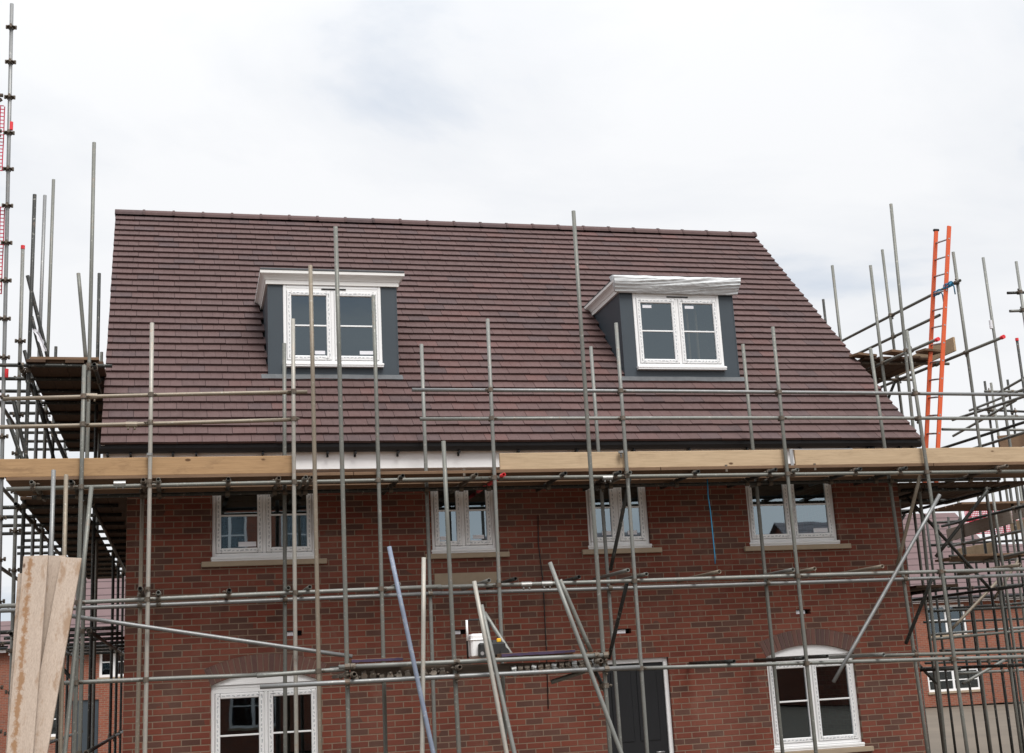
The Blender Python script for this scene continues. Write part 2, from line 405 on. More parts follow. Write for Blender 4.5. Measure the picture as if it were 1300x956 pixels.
def wall_holes(bm, a0, a1, z0, z1, holes, F, dep=.11, arch=()):
    """wall face with openings; F(u, z, d) gives the point at depth d behind the face"""
    us = sorted({a0, a1, *[h[0] for h in holes], *[h[1] for h in holes]}); zs = sorted({z0, z1, *[h[2] for h in holes], *[h[3] for h in holes]})
    for i in range(len(us)-1):
        for j in range(len(zs)-1):
            cu, cz = (us[i]+us[i+1])/2, (zs[j]+zs[j+1])/2
            if any(h[0] < cu < h[1] and h[2] < cz < h[3] for h in holes): continue
            bm.faces.new([bm.verts.new(F(u, z, 0)) for u, z in ((us[i], zs[j]), (us[i+1], zs[j]), (us[i+1], zs[j+1]), (us[i], zs[j+1]))])
    for h in holes:
        q = [(h[0], h[2]), (h[1], h[2]), (h[1], h[3]), (h[0], h[3])]
        for k in range(4):
            if h in arch and k == 2: continue
            (u, z), (u2, z2) = q[k], q[(k+1) % 4]
            if h in arch and k in (1, 3):                           # the jamb stops at the springing line
                z, z2 = min(z, z2), min(max(z, z2), h[4])
            bm.faces.new([bm.verts.new(F(*p)) for p in ((u, z, 0), (u2, z2, 0), (u2, z2, dep), (u, z, dep))])

W1, W2, W3, W4 = (1.03, 2.32, 3.70, 4.76), (3.82, 4.68, 3.72, 4.76), (5.95, 6.83, 3.72, 4.76), (8.29, 9.64, 3.70, 4.76)
ZS = 2.19; AH, RISE = .66, .14; AR = (AH*AH+RISE*RISE)/(2*RISE); AA = math.asin(AH/AR); EX = (AR+.215)*math.sin(AA)
G1C, G3C = 1.68, 9.02
G1 = (G1C-EX, G1C+EX, ZS, ZS+RISE+.215); G3 = (G3C-EX, G3C+EX, ZS, ZS+RISE+.215)
G1w, G3w = (G1C-AH, G1C+AH, .95, ZS), (G3C-AH, G3C+AH, .95, ZS)
DOOR = (6.03, 6.95, .05, 2.26)
PLQ = (3.83, 4.67, 3.30, 3.46)
VENTS = [(1.90, 2.125, 2.745, 2.81), (4.02, 4.22, 2.675, 2.735), (6.24, 6.46, 2.59, 2.655), (8.87, 9.09, 2.745, 2.81)]
bm = bmesh.new()
FX = lambda u, z, d: (u, d, z)
wall_holes(bm, 0, HW, -.1, 5.15, [W1, W2, W3, W4, G1, G3, G1w, G3w, DOOR, PLQ]+VENTS, FX, .11)
bm.normal_update()
# take away the reveal faces between an arch opening and its window, then fill the spandrels
kill = [f for f in bm.faces if all(abs(v.co.z-ZS) < 1e-4 for v in f.verts)] + [f for f in bm.faces if abs(f.normal.y) < .5 and any(v.co.z > ZS+.05 and v.co.z < ZS+.4 for v in f.verts) and f.calc_area() < .2 and any(abs(abs(v.co.x-c)-EX) < 1e-3 for v in f.verts for c in (G1C, G3C))]
bmesh.ops.delete(bm, geom=list(set(kill)), context='FACES')
for c in (G1C, G3C):
    zc_ = ZS+RISE-AR; top = ZS+RISE+.215
    ang = [-AA+2*AA*i/18 for i in range(19)]
    P = [(c+(AR+.215)*math.sin(t), zc_+(AR+.215)*math.cos(t)) for t in ang]
    for (xa, za), (xb, zb) in zip(P, P[1:]):
        bm.faces.new([bm.verts.new((x, 0, z)) for x, z in ((xa, za), (xb, zb), (xb, top+.0005), (xa, top+.0005))])
    for s in (-1, 1):
        bm.faces.new([bm.verts.new((x, 0, z)) for x, z in ((c+s*EX, ZS), (c+s*AH, ZS), (c+s*EX, P[0][1]))])
obj('front_wall', bm, BR, house)

def gable(bm, X):
    pts = [(0, -.1), (HD, -.1), (HD, 5.0), (4.0, 9.58), (0, 5.0)]
    bm.faces.new([bm.verts.new((X, y, z)) for y, z in pts]); return bm
obj('gable_wall', gable(bmesh.new(), 0), BRS, house); obj('gable_wall', gable(bmesh.new(), HW), BRS, house)
bm = bmesh.new(); wall_holes(bm, 0, HW, -.1, 5.15, [], lambda u, z, d: (u, HD, z)); obj('rear_wall', bm, BR, house)
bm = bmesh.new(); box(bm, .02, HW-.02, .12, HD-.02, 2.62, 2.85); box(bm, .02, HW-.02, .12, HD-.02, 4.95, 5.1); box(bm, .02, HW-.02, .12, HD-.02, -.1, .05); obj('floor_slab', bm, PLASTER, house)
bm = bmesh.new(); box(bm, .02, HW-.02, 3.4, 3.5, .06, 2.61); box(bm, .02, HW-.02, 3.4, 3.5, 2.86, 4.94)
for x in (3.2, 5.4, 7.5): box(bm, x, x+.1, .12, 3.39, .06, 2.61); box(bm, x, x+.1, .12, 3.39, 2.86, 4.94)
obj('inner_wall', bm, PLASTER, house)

# arches of soldier bricks
for c in (G1C, G3C):
    bm = bmesh.new(); pig = bm.loops.layers.float_color.new('pigment'); zc_ = ZS+RISE-AR; n = 21
    ring = lambda t, rr, y: (c+rr*math.sin(t), y, zc_+rr*math.cos(t))
    for i in range(n):                                              # mortar bed behind the bricks
        a, b = -AA+2*AA*i/n, -AA+2*AA*(i+1)/n
        f = bm.faces.new([bm.verts.new(ring(t, r_, .004)) for t, r_ in ((a, AR), (b, AR), (b, AR+.215), (a, AR+.215))])
        for l in f.loops: l[pig] = (.36, .27, .20, 1)
        f = bm.faces.new([bm.verts.new(ring(t, AR, y)) for t, y in ((a, .004), (b, .004), (b, .11), (a, .11))])
        for l in f.loops: l[pig] = (.20, .09, .06, 1)
        gp = .0062/AR; colr = random.choice(((.20, .085, .06), (.235, .10, .07), (.12, .065, .055), (.17, .08, .062)))
        k = random.uniform(.85, 1.15); colr = (*[x*k for x in colr], 1)
        vs = [bm.verts.new(ring(t, r_, y)) for t in (a+gp, b-gp) for r_ in (AR+.001, AR+.211) for y in (-.004, .004)]
        for q in ((0, 2, 6, 4), (0, 1, 3, 2), (4, 6, 7, 5), (0, 4, 5, 1), (2, 3, 7, 6)):
            f = bm.faces.new([vs[j] for j in q])
            for l in f.loops: l[pig] = colr
    obj('brick_arch', bm, SOLD, house)

def rect_loop(bm, x0, x1, z0, z1, wd, y0, y1, bev=.006):
    """mitre-less frame of four members butted end to end, each bevelled"""
    box(bm, x0, x0+wd, y0, y1, z0, z1, bev); box(bm, x1-wd, x1, y0, y1, z0, z1, bev)
    box(bm, x0+wd, x1-wd, y0, y1, z1-wd, z1, bev); box(bm, x0+wd, x1-wd, y0, y1, z0, z0+wd, bev)
def film(parent, x0, x1, z0, z1, y):
    """printed protective film: one ribbon round the middle of the sash, grey print and bare lengths by turns"""
    bm = bmesh.new(); C4 = [(x0, z0), (x1, z0), (x1, z1), (x0, z1)]; ring = []; mats = []
    for k in range(4):
        (ax, az), (bx_, bz) = C4[k], C4[(k+1) % 4]; ln = math.hypot(bx_-ax, bz-az); t = 0.0; ink = False
        nx, nz = -(bz-az)/ln, (bx_-ax)/ln
        while t < ln-.03:
            c = random.uniform(-.007, .007); h = random.uniform(.004, .009)
            if t == 0: ring.append((Vector((ax, y, az))-Vector((.01*(1 if k in (1, 2) else -1), 0, .01*(1 if k > 1 else -1)))*-.6, Vector((ax, y, az))+Vector((.01*(1 if k in (1, 2) else -1), 0, .01*(1 if k > 1 else -1)))*-.6))
            else: ring.append((Vector((ax+(bx_-ax)*t/ln+nx*(c+h), y, az+(bz-az)*t/ln+nz*(c+h))), Vector((ax+(bx_-ax)*t/ln+nx*(c-h), y, az+(bz-az)*t/ln+nz*(c-h)))))
            mats.append(1 if ink else 0); t += random.uniform(.022, .045) if ink else random.uniform(.014, .03); ink = not ink
    vs = [(bm.verts.new(a), bm.verts.new(b)) for a, b in ring]
    for i in range(len(vs)):
        (a, b), (c, d) = vs[i], vs[(i+1) % len(vs)]
        try: bm.faces.new((a, b, d, c)).material_index = mats[i]
        except ValueError: pass
    return obj('film_print', bm, [UPVC, FILM], parent)
def pvc_window(parent, x0, x1, z0, z1, Y, bar=.52, n=2, head=.05, stickers=(), bar_front=True, sill=True, vent=False, name='window', mulw=.05, nested=True, pane=None):
    """two-light PVC window: frame, sashes, panes, bars; Y is the front of the frame"""
    wn = node(name, parent, ((x0+x1)/2, Y, z0)) if nested else parent
    bm = bmesh.new(); zb = z0+(.05 if sill else 0)
    rect_loop(bm, x0, x1, zb, z1, .045, Y+.006, Y+.07)
    if head > .05: box(bm, x0+.045, x1-.045, Y+.008, Y+.07, z1-head, z1-.046, .004)
    xm = [x0+.045+(x1-x0-.09)*i/n for i in range(n+1)]
    for i in range(1, n): box(bm, xm[i]-.022, xm[i]+.022, Y+.007, Y+.07, zb+.046, z1-head-.001, .005)
    obj('window_frame', bm, UPVC, wn)
    for i in range(n):
        a = xm[i]+(.003 if i == 0 else .024); b = xm[i+1]-(.003 if i == n-1 else .024); c, d = zb+.048, z1-head-.003
        bm = bmesh.new(); rect_loop(bm, a, b, c, d, .062, Y-.008, Y+.05, .009); s = obj('sash', bm, UPVC, wn)
        film(wn, a+.031, b-.031, c+.031, d-.031, Y-.0105)
        bm = bmesh.new(); bm.faces.new([bm.verts.new(p) for p in ((a+.055, Y+.022, c+.055), (b-.055, Y+.022, c+.055), (b-.055, Y+.022, d-.055), (a+.055, Y+.022, d-.055))])
        obj('glass_pane', bm, pane or GLASS, wn)
        zz = c+(d-c)*bar; bm = bmesh.new(); box(bm, a+.06, b-.06, Y+.026 if not bar_front else Y+.006, Y+.036 if not bar_front else Y+.018, zz-.011, zz+.011, .003); obj('glazing_bar', bm, UPVC, wn)
        for (si, sx, sz, sw, sh) in stickers:
            if si != i: continue
            bm = bmesh.new(); X, Z = a+.062+(b-a-.124)*sx, c+.062+(d-c-.124)*sz
            box(bm, X-sw/2, X+sw/2, Y+.0165, Y+.0185, Z-sh/2, Z+sh/2); obj('paper_label', bm, PAPER, wn)
    if sill:
        bm = bmesh.new(); box(bm, x0-.015, x1+.015, Y-.055, Y+.06, z0+.012, z0+.048, .008); box(bm, x0-.01, x1+.01, Y-.05, Y+.06, z0-.006, z0+.0115, .004); obj('window_sill', bm, UPVC, wn)
    if vent:
        bm = bmesh.new(); c = (x0+x1)/2+.02; box(bm, c-.17, c+.17, Y-.002, Y+.004, z1-head*.62-.010, z1-head*.62+.010, .004); obj('trickle_vent', bm, BLACK, wn)
    return wn
YW = .045
pvc_window(house, *W1, YW, pane=GLASS_LOW, stickers=((0, .72, .06, .22, .06),)); pvc_window(house, *W2, YW, pane=GLASS_LOW, stickers=((0, .3, .05, .12, .05), (1, .5, .06, .15, .05)))
pvc_window(house, *W3, YW, pane=GLASS_LOW, stickers=((0, .7, .07, .13, .055), (1, .5, .07, .13, .055))); pvc_window(house, *W4, YW, pane=GLASS_LOW, stickers=((1, .74, .05, .22, .06),))
pvc_window(house, *G1w, YW, head=.10, sill=True); pvc_window(house, *G3w, YW, head=.10, sill=True)
for (a, b, z) in ((.90, 2.45, 3.70), (3.72, 4.84, 3.72), (5.84, 6.97, 3.72), (8.18, 9.80, 3.70), (G1w[0]-.12, G1w[1]+.12, .95), (G3w[0]-.12, G3w[1]+.12, .95)):
    bm = bmesh.new(); box(bm, a, b, -.045, .09, z-.075, z-.008, .006); obj('stone_sill', bm, STONE, house)
for c in (G1C, G3C):                                                # curved white boards above the ground-floor frames
    bm = bmesh.new(); zc_ = ZS+RISE-AR
    arc = [(c+AR*math.sin(-AA+2*AA*i/16), zc_+AR*math.cos(-AA+2*AA*i/16)-.002) for i in range(17)]
    fr = [bm.verts.new((x, .035, z)) for x, z in arc]; bm.faces.new(fr); obj('arch_infill', bm, WHITE, house)
bm = bmesh.new(); box(bm, PLQ[0]+.002, PLQ[1]-.002, -.004, .08, PLQ[2]+.002, PLQ[3]-.002, .004); obj('stone_plaque', bm, STONE, house)
for v in VENTS:
    bm = bmesh.new(); box(bm, v[0], v[1]-.07, .03, .10, v[2]+.002, v[3]-.012, .003)
    obj('air_vent', bm, PAPER, house)
dr = node('door', house, (DOOR[0], YW, DOOR[2]))
bm = bmesh.new(); x0, x1, z0, z1 = DOOR
box(bm, x0, x0+.06, YW, YW+.07, z0, z1, .006); box(bm, x1-.06, x1, YW, YW+.07, z0, z1, .006); box(bm, x0+.06, x1-.06, YW, YW+.07, z1-.06, z1, .006); obj('door_frame', bm, UPVC, dr)
bm = bmesh.new(); box(bm, x0+.062, x1-.062, YW+.03, YW+.07, z0, z1-.062)
for q in ((.12, .40, 1.15, 2.05), (.48, .76, 1.15, 2.05), (.12, .40, .25, 1.0), (.48, .76, .25, 1.0)): box(bm, x0+q[0], x0+q[1], YW+.022, YW+.0295, z0+q[2], z0+q[3], .006)
obj('door_leaf', bm, BLACK, dr)
bm = bmesh.new(); tube_bm(bm, ((x1-.14, YW-.01, 1.05), (x1-.25, YW-.01, 1.05)), .010, 8, False); tube_bm(bm, ((x1-.14, YW-.01, 1.05), (x1-.14, YW+.03, 1.05)), .010, 8, False); obj('door_handle', bm, ALU, dr)

# ---- roof: every tile is laid
RX0, RX1 = -.30, 10.87
def rp(x, s, h=0): return Vector((x-.125*s/SL, Y_E+s*CS-h*SN, Z_E+s*SN+h*CS))
YD = .65
sD = (YD-Y_E)/CS; DT = 7.70; sT = (DT-Z_E)/SN
DORM = ((1.78, 3.56), (6.87, 8.66))
NR = 35; GA = (SL-.10)/NR; TW = .30
bm = bmesh.new(); pig = bm.loops.layers.float_color.new('pigment')
rnd = random.Random(3)
def tcol(x, s):
    b = rnd.random(); k = rnd.uniform(.86, 1.14)
    warm = math.exp(-((x-5.0)/2.3)**2-((s-1.7)/1.5)**2)
    pr = .004+.50*warm+.05*(x > 4.5)
    if b < pr*.55: c = (.112, .049, .042)
    elif b < pr*1.5: c = (.096, .048, .043)
    elif b > .86: c = (.060, .038, .039)
    else: c = (.083, .0445, .0405)
    return (c[0]*k, c[1]*k, c[2]*k, 1)
def tile(x0, x1, s0, s1, col, lift, skew):
    t = .032; ya = .046+lift; yb = .006
    vs = [bm.verts.new(rp(x, s+(skew if x == x1 else 0), h)) for x in (x0, x1) for s, h0 in ((s0, ya), (s1, yb)) for h in (h0-t, h0)]
    for q in ((0, 4, 5, 1), (1, 5, 7, 3), (0, 1, 3, 2), (4, 6, 7, 5)):
        f = bm.faces.new([vs[i] for i in q])
        for l in f.loops: l[pig] = col
for r_ in range(NR):
    s0 = r_*GA-.015; off = (0, .075, .15, .225)[(r_*3) % 4 if r_ % 2 else (r_*2) % 4]
    off = .075*(r_ % 2)+.15*((r_//2) % 2)*.0
    x = RX0-TW+off
    while x < RX1:
        a, b = max(x, RX0+rnd.uniform(-.004, .004)), min(x+TW, RX1+rnd.uniform(-.006, .006)); x += TW
        if b-a < .03: continue
        mid, sm = (a+b)/2, s0+GA/2
        if any(d0+.06 < mid < d1-.06 and sD+.02 < sm < sT-.1 for d0, d1 in DORM): continue
        col = tcol(mid, sm); lf = rnd.uniform(-.0015, .003); sk = rnd.uniform(-.003, .003)
        h = (a+b)/2
        if b-a > .2:                                                # a false joint down the middle
            tile(a+.0024, h-.0009, s0, s0+GA+.06, col, lf, sk); k = rnd.uniform(.92, 1.08)
            tile(h+.0009, b-.0024, s0+sk, s0+GA+.06, (col[0]*k, col[1]*k, col[2]*k, 1), lf, sk)
        else: tile(a+.0015, b-.0015, s0, s0+GA+.06, col, lf, sk)
roof = obj('roof', bm, TILE, house)
bm = bmesh.new()                                                    # felted deck under the tiles, open inside the dormers
xb = [RX0+.03, 1.86, 3.48, 6.95, 8.58, RX1-.03]; sb = [0, sD+.12, sT-.12, SL]
for i in range(5):
    for j in range(3):
        if i in (1, 3) and j == 1: continue
        bm.faces.new([bm.verts.new(rp(x, s, -.014)) for x, s in ((xb[i], sb[j]), (xb[i+1], sb[j]), (xb[i+1], sb[j+1]), (xb[i], sb[j+1]))])
obj('roof_deck', bm, BLACK, roof)
bm = bmesh.new(); pg = bm.loops.layers.float_color.new('pigment')
for r_ in range(2):                                                 # rear slope
    pass
vs = [bm.verts.new(p) for p in ((RX0, 8.42, Z_E), (RX1, 8.42, Z_E), (RX1-.125, 4.0, ZR), (RX0-.125, 4.0, ZR))]; f = bm.faces.new(vs)
for l in f.loops: l[pg] = (.083, .0445, .0405, 1)
obj('rear_slope', bm, TILE, roof)
bm = bmesh.new(); pg = bm.loops.layers.float_color.new('pigment'); nrt = 24; zr = ZR-.035     # ridge tiles with a collar at every joint
for i in range(nrt):
    xa, xb_ = RX0-.01+(RX1-RX0+.02)*i/nrt, RX0-.01+(RX1-RX0+.02)*(i+1)/nrt; col = tcol(12, 9); rise = rnd.uniform(-.004, .004)
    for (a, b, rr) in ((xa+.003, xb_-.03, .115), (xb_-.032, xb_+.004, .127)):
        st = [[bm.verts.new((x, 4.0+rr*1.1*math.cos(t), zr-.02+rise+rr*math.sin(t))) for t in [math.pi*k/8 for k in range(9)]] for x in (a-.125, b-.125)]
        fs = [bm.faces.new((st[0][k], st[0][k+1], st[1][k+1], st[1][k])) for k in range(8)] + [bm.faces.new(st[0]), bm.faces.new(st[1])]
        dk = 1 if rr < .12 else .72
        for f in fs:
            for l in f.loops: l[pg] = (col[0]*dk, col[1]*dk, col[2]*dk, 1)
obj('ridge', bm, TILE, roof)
bm = bmesh.new()
for X, s in ((RX0, 1), (RX1, -1)):
    vs = [bm.verts.new(rp(X+s*a, q, h)) for q in (0, SL-.03) for a, h in ((.004, -.07), (.004, -.012), (.05, -.012), (.05, -.07))]
    for k in range(4): bm.faces.new((vs[k], vs[(k+1) % 4], vs[4+(k+1) % 4], vs[4+k]))
    bm.faces.new(vs[:4]); bm.faces.new(vs[4:])
obj('verge_board', bm, CORN, roof)

# eaves
ZG = 5.07
bm = bmesh.new(); box(bm, RX0+.02, RX1-.02, -.285, -.26, 4.795, 5.09, .003); obj('fascia', bm, WHITE, house)
bm = bmesh.new(); box(bm, RX0+.02, RX1-.02, -.2595, -.002, 4.80, 4.815); obj('soffit', bm, WHITE, house)
bm = bmesh.new()
for X in (RX0+.02, RX1-.04):
    vs = [bm.verts.new((x, y, z)) for x in (X, X+.02) for y, z in ((-.259, 4.816), (-.001, 4.816), (-.001, 5.36), (-.259, 5.06))]
    bm.faces.new(vs[:4]); bm.faces.new(vs[4:])
    for k in range(4): bm.faces.new((vs[k], vs[(k+1) % 4], vs[4+(k+1) % 4], vs[4+k]))
obj('box_end', bm, WHITE, house)
gut = bmesh.new(); prof = [(-.29, .045), (-.295, -.01), (-.31, -.05), (-.335, -.066), (-.365, -.066), (-.39, -.05), (-.407, -.01), (-.41, .045), (-.40, .045), (-.396, -.006), (-.382, -.042), (-.362, -.055), (-.338, -.055), (-.318, -.042), (-.305, -.006), (-.30, .045)]
rr = [[gut.verts.new((x, y, ZG+z)) for y, z in prof] for x in (RX0-.02, RX1+.02)]
for k in range(len(prof)): gut.faces.new((rr[0][k], rr[0][(k+1) % len(prof)], rr[1][(k+1) % len(prof)], rr[1][k]))
for r_ in rr: gut.faces.new(r_)
gutter = obj('gutter', gut, BLACK, house)
gx = [-.22, .05, .55, .83, 1.64, 2.45, 2.80, 3.35, 4.15, 4.95, 5.75, 6.55, 7.35, 8.2, 9.0, 9.75, 10.05, 10.55, 10.75]
for x in gx:
    bm = bmesh.new(); box(bm, x-.013, x+.013, -.40, -.287, 4.975, 5.00, .003); box(bm, x-.013, x+.013, -.315, -.287, 4.945, 4.974, .003); obj('gutter_bracket', bm, BLACK, gutter)
bm = bmesh.new(); tube_bm(bm, ((10.12, -.36, 5.0), (10.12, -.36, 4.84), (10.12, -.31, 4.79)), .034, 12); obj('downpipe_stub', bm, BLACK, gutter)
bm = bmesh.new(); box(bm, RX0+.02, RX1-.02, -.259, .0, 5.092, 5.10); obj('eaves_tray', bm, BLACK, house)

# ---- dormers
def dormer(x0, x1, wx0, wx1, stick):
    d = node('dormer', house, ((x0+x1)/2, YD, 6.2))
    zt, zb = 7.53, 6.17; wz0, wz1 = 6.36, 7.525
    bm = bmesh.new(); wall_holes(bm, x0, x1, zb, zt, [(wx0, wx1, wz0, wz1)], lambda u, z, q: (u, YD+q, z), .10)
    obj('front_panel', bm, SLATE, d)
    for xa_, xb_ in ((x0-.004, x0+.012), (x1-.012, x1+.004)):
        bm = bmesh.new(); box(bm, xa_, xb_, YD-.004, YD+.0, zb+.01, zt); obj('corner_trim', bm, SLATE, d)
    for X in (x0, x1):
        bm = bmesh.new(); yb = Y_E+(zt-Z_E)/math.tan(TH); bm.faces.new([bm.verts.new(p) for p in ((X, YD, zb), (X, YD, zt), (X, yb+.05, zt), (X, YD+.05, zb))]); obj('cheek', bm, SLATE, d)
    # cornice: one moulding mitred round front and sides
    pr = [(0, 7.528), (0.031, 7.528), (0.031, 7.585), (0.041, 7.590), (0.043, 7.600), (0.052, 7.618), (0.070, 7.640), (0.089, 7.652), (0.097, 7.662), (0.107, 7.664), (0.107, 7.705), (0, 7.705)]
    bm = bmesh.new(); ye = 2.25
    R4 = [[bm.verts.new(p) for p in ((x0-o, ye, z), (x0-o, YD-o, z), (x1+o, YD-o, z), (x1+o, ye, z))] for o, z in pr]
    for k in range(len(pr)):
        A, B = R4[k], R4[(k+1) % len(pr)]
        for i in range(3): bm.faces.new((A[i], A[i+1], B[i+1], B[i]))
    obj('cornice', bm, CORN, d)
    bm = bmesh.new(); box(bm, x0-.105, x1+.105, YD-.115, 2.3, 7.7055, 7.735, .006); obj('flat_roof', bm, LEAD, d)
    # lead apron dressed over the tiles below, soakers beside the cheeks
    bm = bmesh.new(); n = 24; sa = sD
    def ap(x, s, h): 
        p = rp(x, s, h); return p
    rows = [(YD-.012, None), ]
    V = []
    for i in range(n+1):
        x = x0-.07+(x1-x0+.14)*i/n; wv = .006*noise.noise(Vector((x*3, 0, 2))); 
        V.append([bm.verts.new(p) for p in ((x, YD-.006, 6.31), (x, YD-.008, 6.225), (*rp(x, sD-.02, .052+wv),), (*rp(x, sD-.12+wv, .048+wv),), (*rp(x, sD-.125+wv, .034),))])
    V2 = V
    for A, B in zip(V, V[1:]):
        for k in range(1, 4): bm.faces.new((A[k], B[k], B[k+1], A[k+1]))
    obj('lead_apron', bm, LEAD, d)
    bm = bmesh.new(); box(bm, x0-.006, x1+.006, YD-.012, YD-.001, 6.195, 6.235, .003); obj('base_trim', bm, SLATE, d)
    pvc_window(d, wx0, wx1, wz0, wz1, YD-.02, head=.085, stickers=stick, vent=True, nested=False, bar=.50)
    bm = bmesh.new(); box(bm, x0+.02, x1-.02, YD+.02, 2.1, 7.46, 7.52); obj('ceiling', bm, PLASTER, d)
    return d
d1 = dormer(*DORM[0], 1.985, 3.335, ((0, .80, .055, .14, .05), (1, .78, .06, .19, .05)))
d2 = dormer(*DORM[1], 7.07, 8.43, ((0, .22, .94, .14, .045), (1, .24, .94, .14, .045)))
bm = bmesh.new()
for x in (8.02, 8.16): box(bm, x, x+.03, YD+.30, YD+.34, 6.1, 7.45)
obj('pale_strip', bm, WPALE, d2)  # pale upright strips added to imitate the streaks in the right pane

# ---- plastic film wrapped round the cornice of the right-hand dormer
bm = bmesh.new(); nu, nv = 90, 18; x0, x1 = 6.87-.13, 8.66+.105
prof = [(.95, 7.757), (.78, 7.760), (.64, 7.752), (.555, 7.758), (.527, 7.752), (.516, 7.73), (.514, 7.70), (.518, 7.66), (.535, 7.62), (.560, 7.585), (.580, 7.555), (.592, 7.53), (.604, 7.515), (.622, 7.512)]
def resample(pp, n):
    d = [0]
    for a, b in zip(pp, pp[1:]): d.append(d[-1]+math.hypot(b[0]-a[0], b[1]-a[1]))
    o = []
    for k in range(n+1):
        t = d[-1]*k/n; i = max(j for j in range(len(d)-1) if d[j] <= t+1e-9); f = (t-d[i])/(d[i+1]-d[i]); o.append((pp[i][0]+(pp[i+1][0]-pp[i][0])*f, pp[i][1]+(pp[i+1][1]-pp[i][1])*f))
    return o
prof = resample(prof[2:], 34); nu = 200
G = []
for i in range(nu+1):
    u = i/nu; x = x0+(x1-x0)*u; row = []
    edge = min(u, 1-u); pull = max(0, .035-edge)/.035
    for j, (y, z) in enumerate(prof):
        v = j/(len(prof)-1)
        tw = v*9+1.1*math.sin(x*1.5+.4)+x*.8
        rdg = lambda q, s: max(0., 1-abs(noise.noise(q))*s)
        f = rdg(Vector((x*.55, tw, 1.3)), 2.6)*.017+rdg(Vector((x*1.0, tw*1.6-x*1.0, 5)), 2.6)*.012+rdg(Vector((x*2.4, tw*2.2+x*2, 9)), 3)*.004
        f = f*min(1, max(0, (v-.12)*5))+.003
        dz = .020*noise.noise(Vector((x*2.1, 3, 7)))*(1 if v > .75 else .3)+.007*noise.noise(Vector((x*6, v*4, 3)))
        xx = x+(.06*pull*(v-.2)) * (1 if u < .5 else -1)
        row.append(bm.verts.new((xx, y-f-.0, z+dz*.8+(.004 if v < .3 else 0))))
    G.append(row)
for A, B in zip(G, G[1:]):
    for k in range(len(prof)-1): bm.faces.new((A[k], A[k+1], B[k+1], B[k]))
for row, s in ((G[0], -1), (G[-1], 1)):                             # the ends are folded in
    c = bm.verts.new((row[16].co.x-s*.02, .66, 7.66))
    for a, b in zip(row, row[1:]): bm.faces.new((a, b, c))
sh = obj('plastic_sheet', bm, SHEET, smooth=True); tag(sh, 'crumpled silvery plastic sheet wrapped round the cornice of the right dormer', 'plastic sheet')

# ------------------------------------------------------------------ main scaffold along the front
M = Scaffold('scaffold', 'long grey tube scaffold along the brick front wall carrying three timber toe boards', 'scaffold', (5.3, -1.3, 0))
YO, YL, YI, YIL = -1.36, -1.31, -.60, -.65
for a, b, mt in (((193, 410), (185, 866), PALE), ((372, 405), (376, 850), PALE), ((474, 375), (486, 835), GREEN), ((619, 405), (638, 866), GALV), ((782, 410), (815, 866), GALV), ((981, 415), (1027, 866), GREEN), ((1151, 420), (1215, 866), GREEN), ((107, 464), (102, 650), GREEN)):
    M.down('standard', at(*a, YO), at(*b, YO), mt)
for a, b, mt in (((361, 436), (362, 845), GREEN), ((535, 437), (548, 835), GALV), ((750, 440), (782, 866), GALV), ((943, 437), (985, 866), GREEN), ((1105, 442), (1165, 866), GREEN), ((181, 612), (176, 840), SANDY)):
    M.down('standard', at(*a, YI), at(*b, YI), mt)
ext = lambda p, q, k: (Vector(p), Vector(p)+(Vector(q)-Vector(p))*k)
for a, b, mt in (((4, 506.5), (390, 497.5), SANDY), ((523, 495), (1330, 501.5), SILV), ((-40, 543), (378, 532.5), SANDY), ((533, 532), (1330, 531.5), GALV)):
    M.tube('guard_rail', at(*a, YL), at(*b, YL), mt, bow=.008)
pc = [at(8, 621, YL), at(300, 615, YL), at(700, 606.5, YL), at(1330, 598, YL)]
M.tube('ledger', pc[0], pc[2]+Vector((-.9, 0, .004)), GREEN, bow=.003); M.tube('ledger', pc[2]+Vector((-.895, 0, .004)), pc[3], GREEN, bow=.003)
M.tube('ledger', Vector((pc[0].x+.2, YIL, pc[0].z)), Vector((pc[3].x-.3, YIL, pc[3].z)), DARKT)
for y0_, y1_, Y in (((-40, 771.5), (560, 744.5), YL), ((555, 745.5), (1340, 721.5), YL), ((-40, 777), (560, 753), YIL), ((555, 753.5), (1340, 728.5), YIL)):
    M.tube('ledger', at(*y0_, Y), at(*y1_, Y), SILV if Y == YIL else GALV)
M.tube('ledger', at(780, 849.5, YL), at(1340, 832.5, YL), GALV); M.tube('ledger', at(1120, 832, YIL), at(1340, 825.5, YIL), GREEN)
M.tube('ledger', at(60, 868, YL), at(330, 857, YL), GALV)
# deck of the eaves lift: level of the photograph's edge line, about 12 mm rise from left to right
def deckz(x): return 4.543+.0032*(x-1.3)
for px, py in ((40, 609), (90, 611), (182, 609), (201, 609), (290, 608), (354, 608), (388, 607.5), (396, 607.5), (511, 605), (604, 602.5), (640, 601.5), (717, 601), (786, 600), (800, 600), (887, 599), (983, 597.5), (1013, 597), (1093, 596), (1150, 595), (1276, 593)):
    X = at(px, py, -1.47).x; z = deckz(X)-.045
    M.tube('transom', (X, -1.46-random.uniform(0, .06), z), (X+random.uniform(-.03, .03), -.05, z+.004), RED if px == 640 else random.choice((DARKT, CLAMP, GREEN)), .0235)
for px, py in ((178, 748), (201, 753), (291, 750), (366, 747), (393, 746), (506, 742), (621, 737), (654, 735), (734, 733), (797, 724), (820, 729), (912, 726), (1007, 723), (1033, 722), (1119, 719), (1293, 717)):
    p = at(px, py, -1.47); z = at(px, py+6, YL).z+.046
    M.tube('transom', (p.x, -1.46-random.uniform(0, .05), z), (p.x+random.uniform(-.03, .03), -.06, z+.004), random.choice((DARKT, GALV, SANDY, GREEN)))
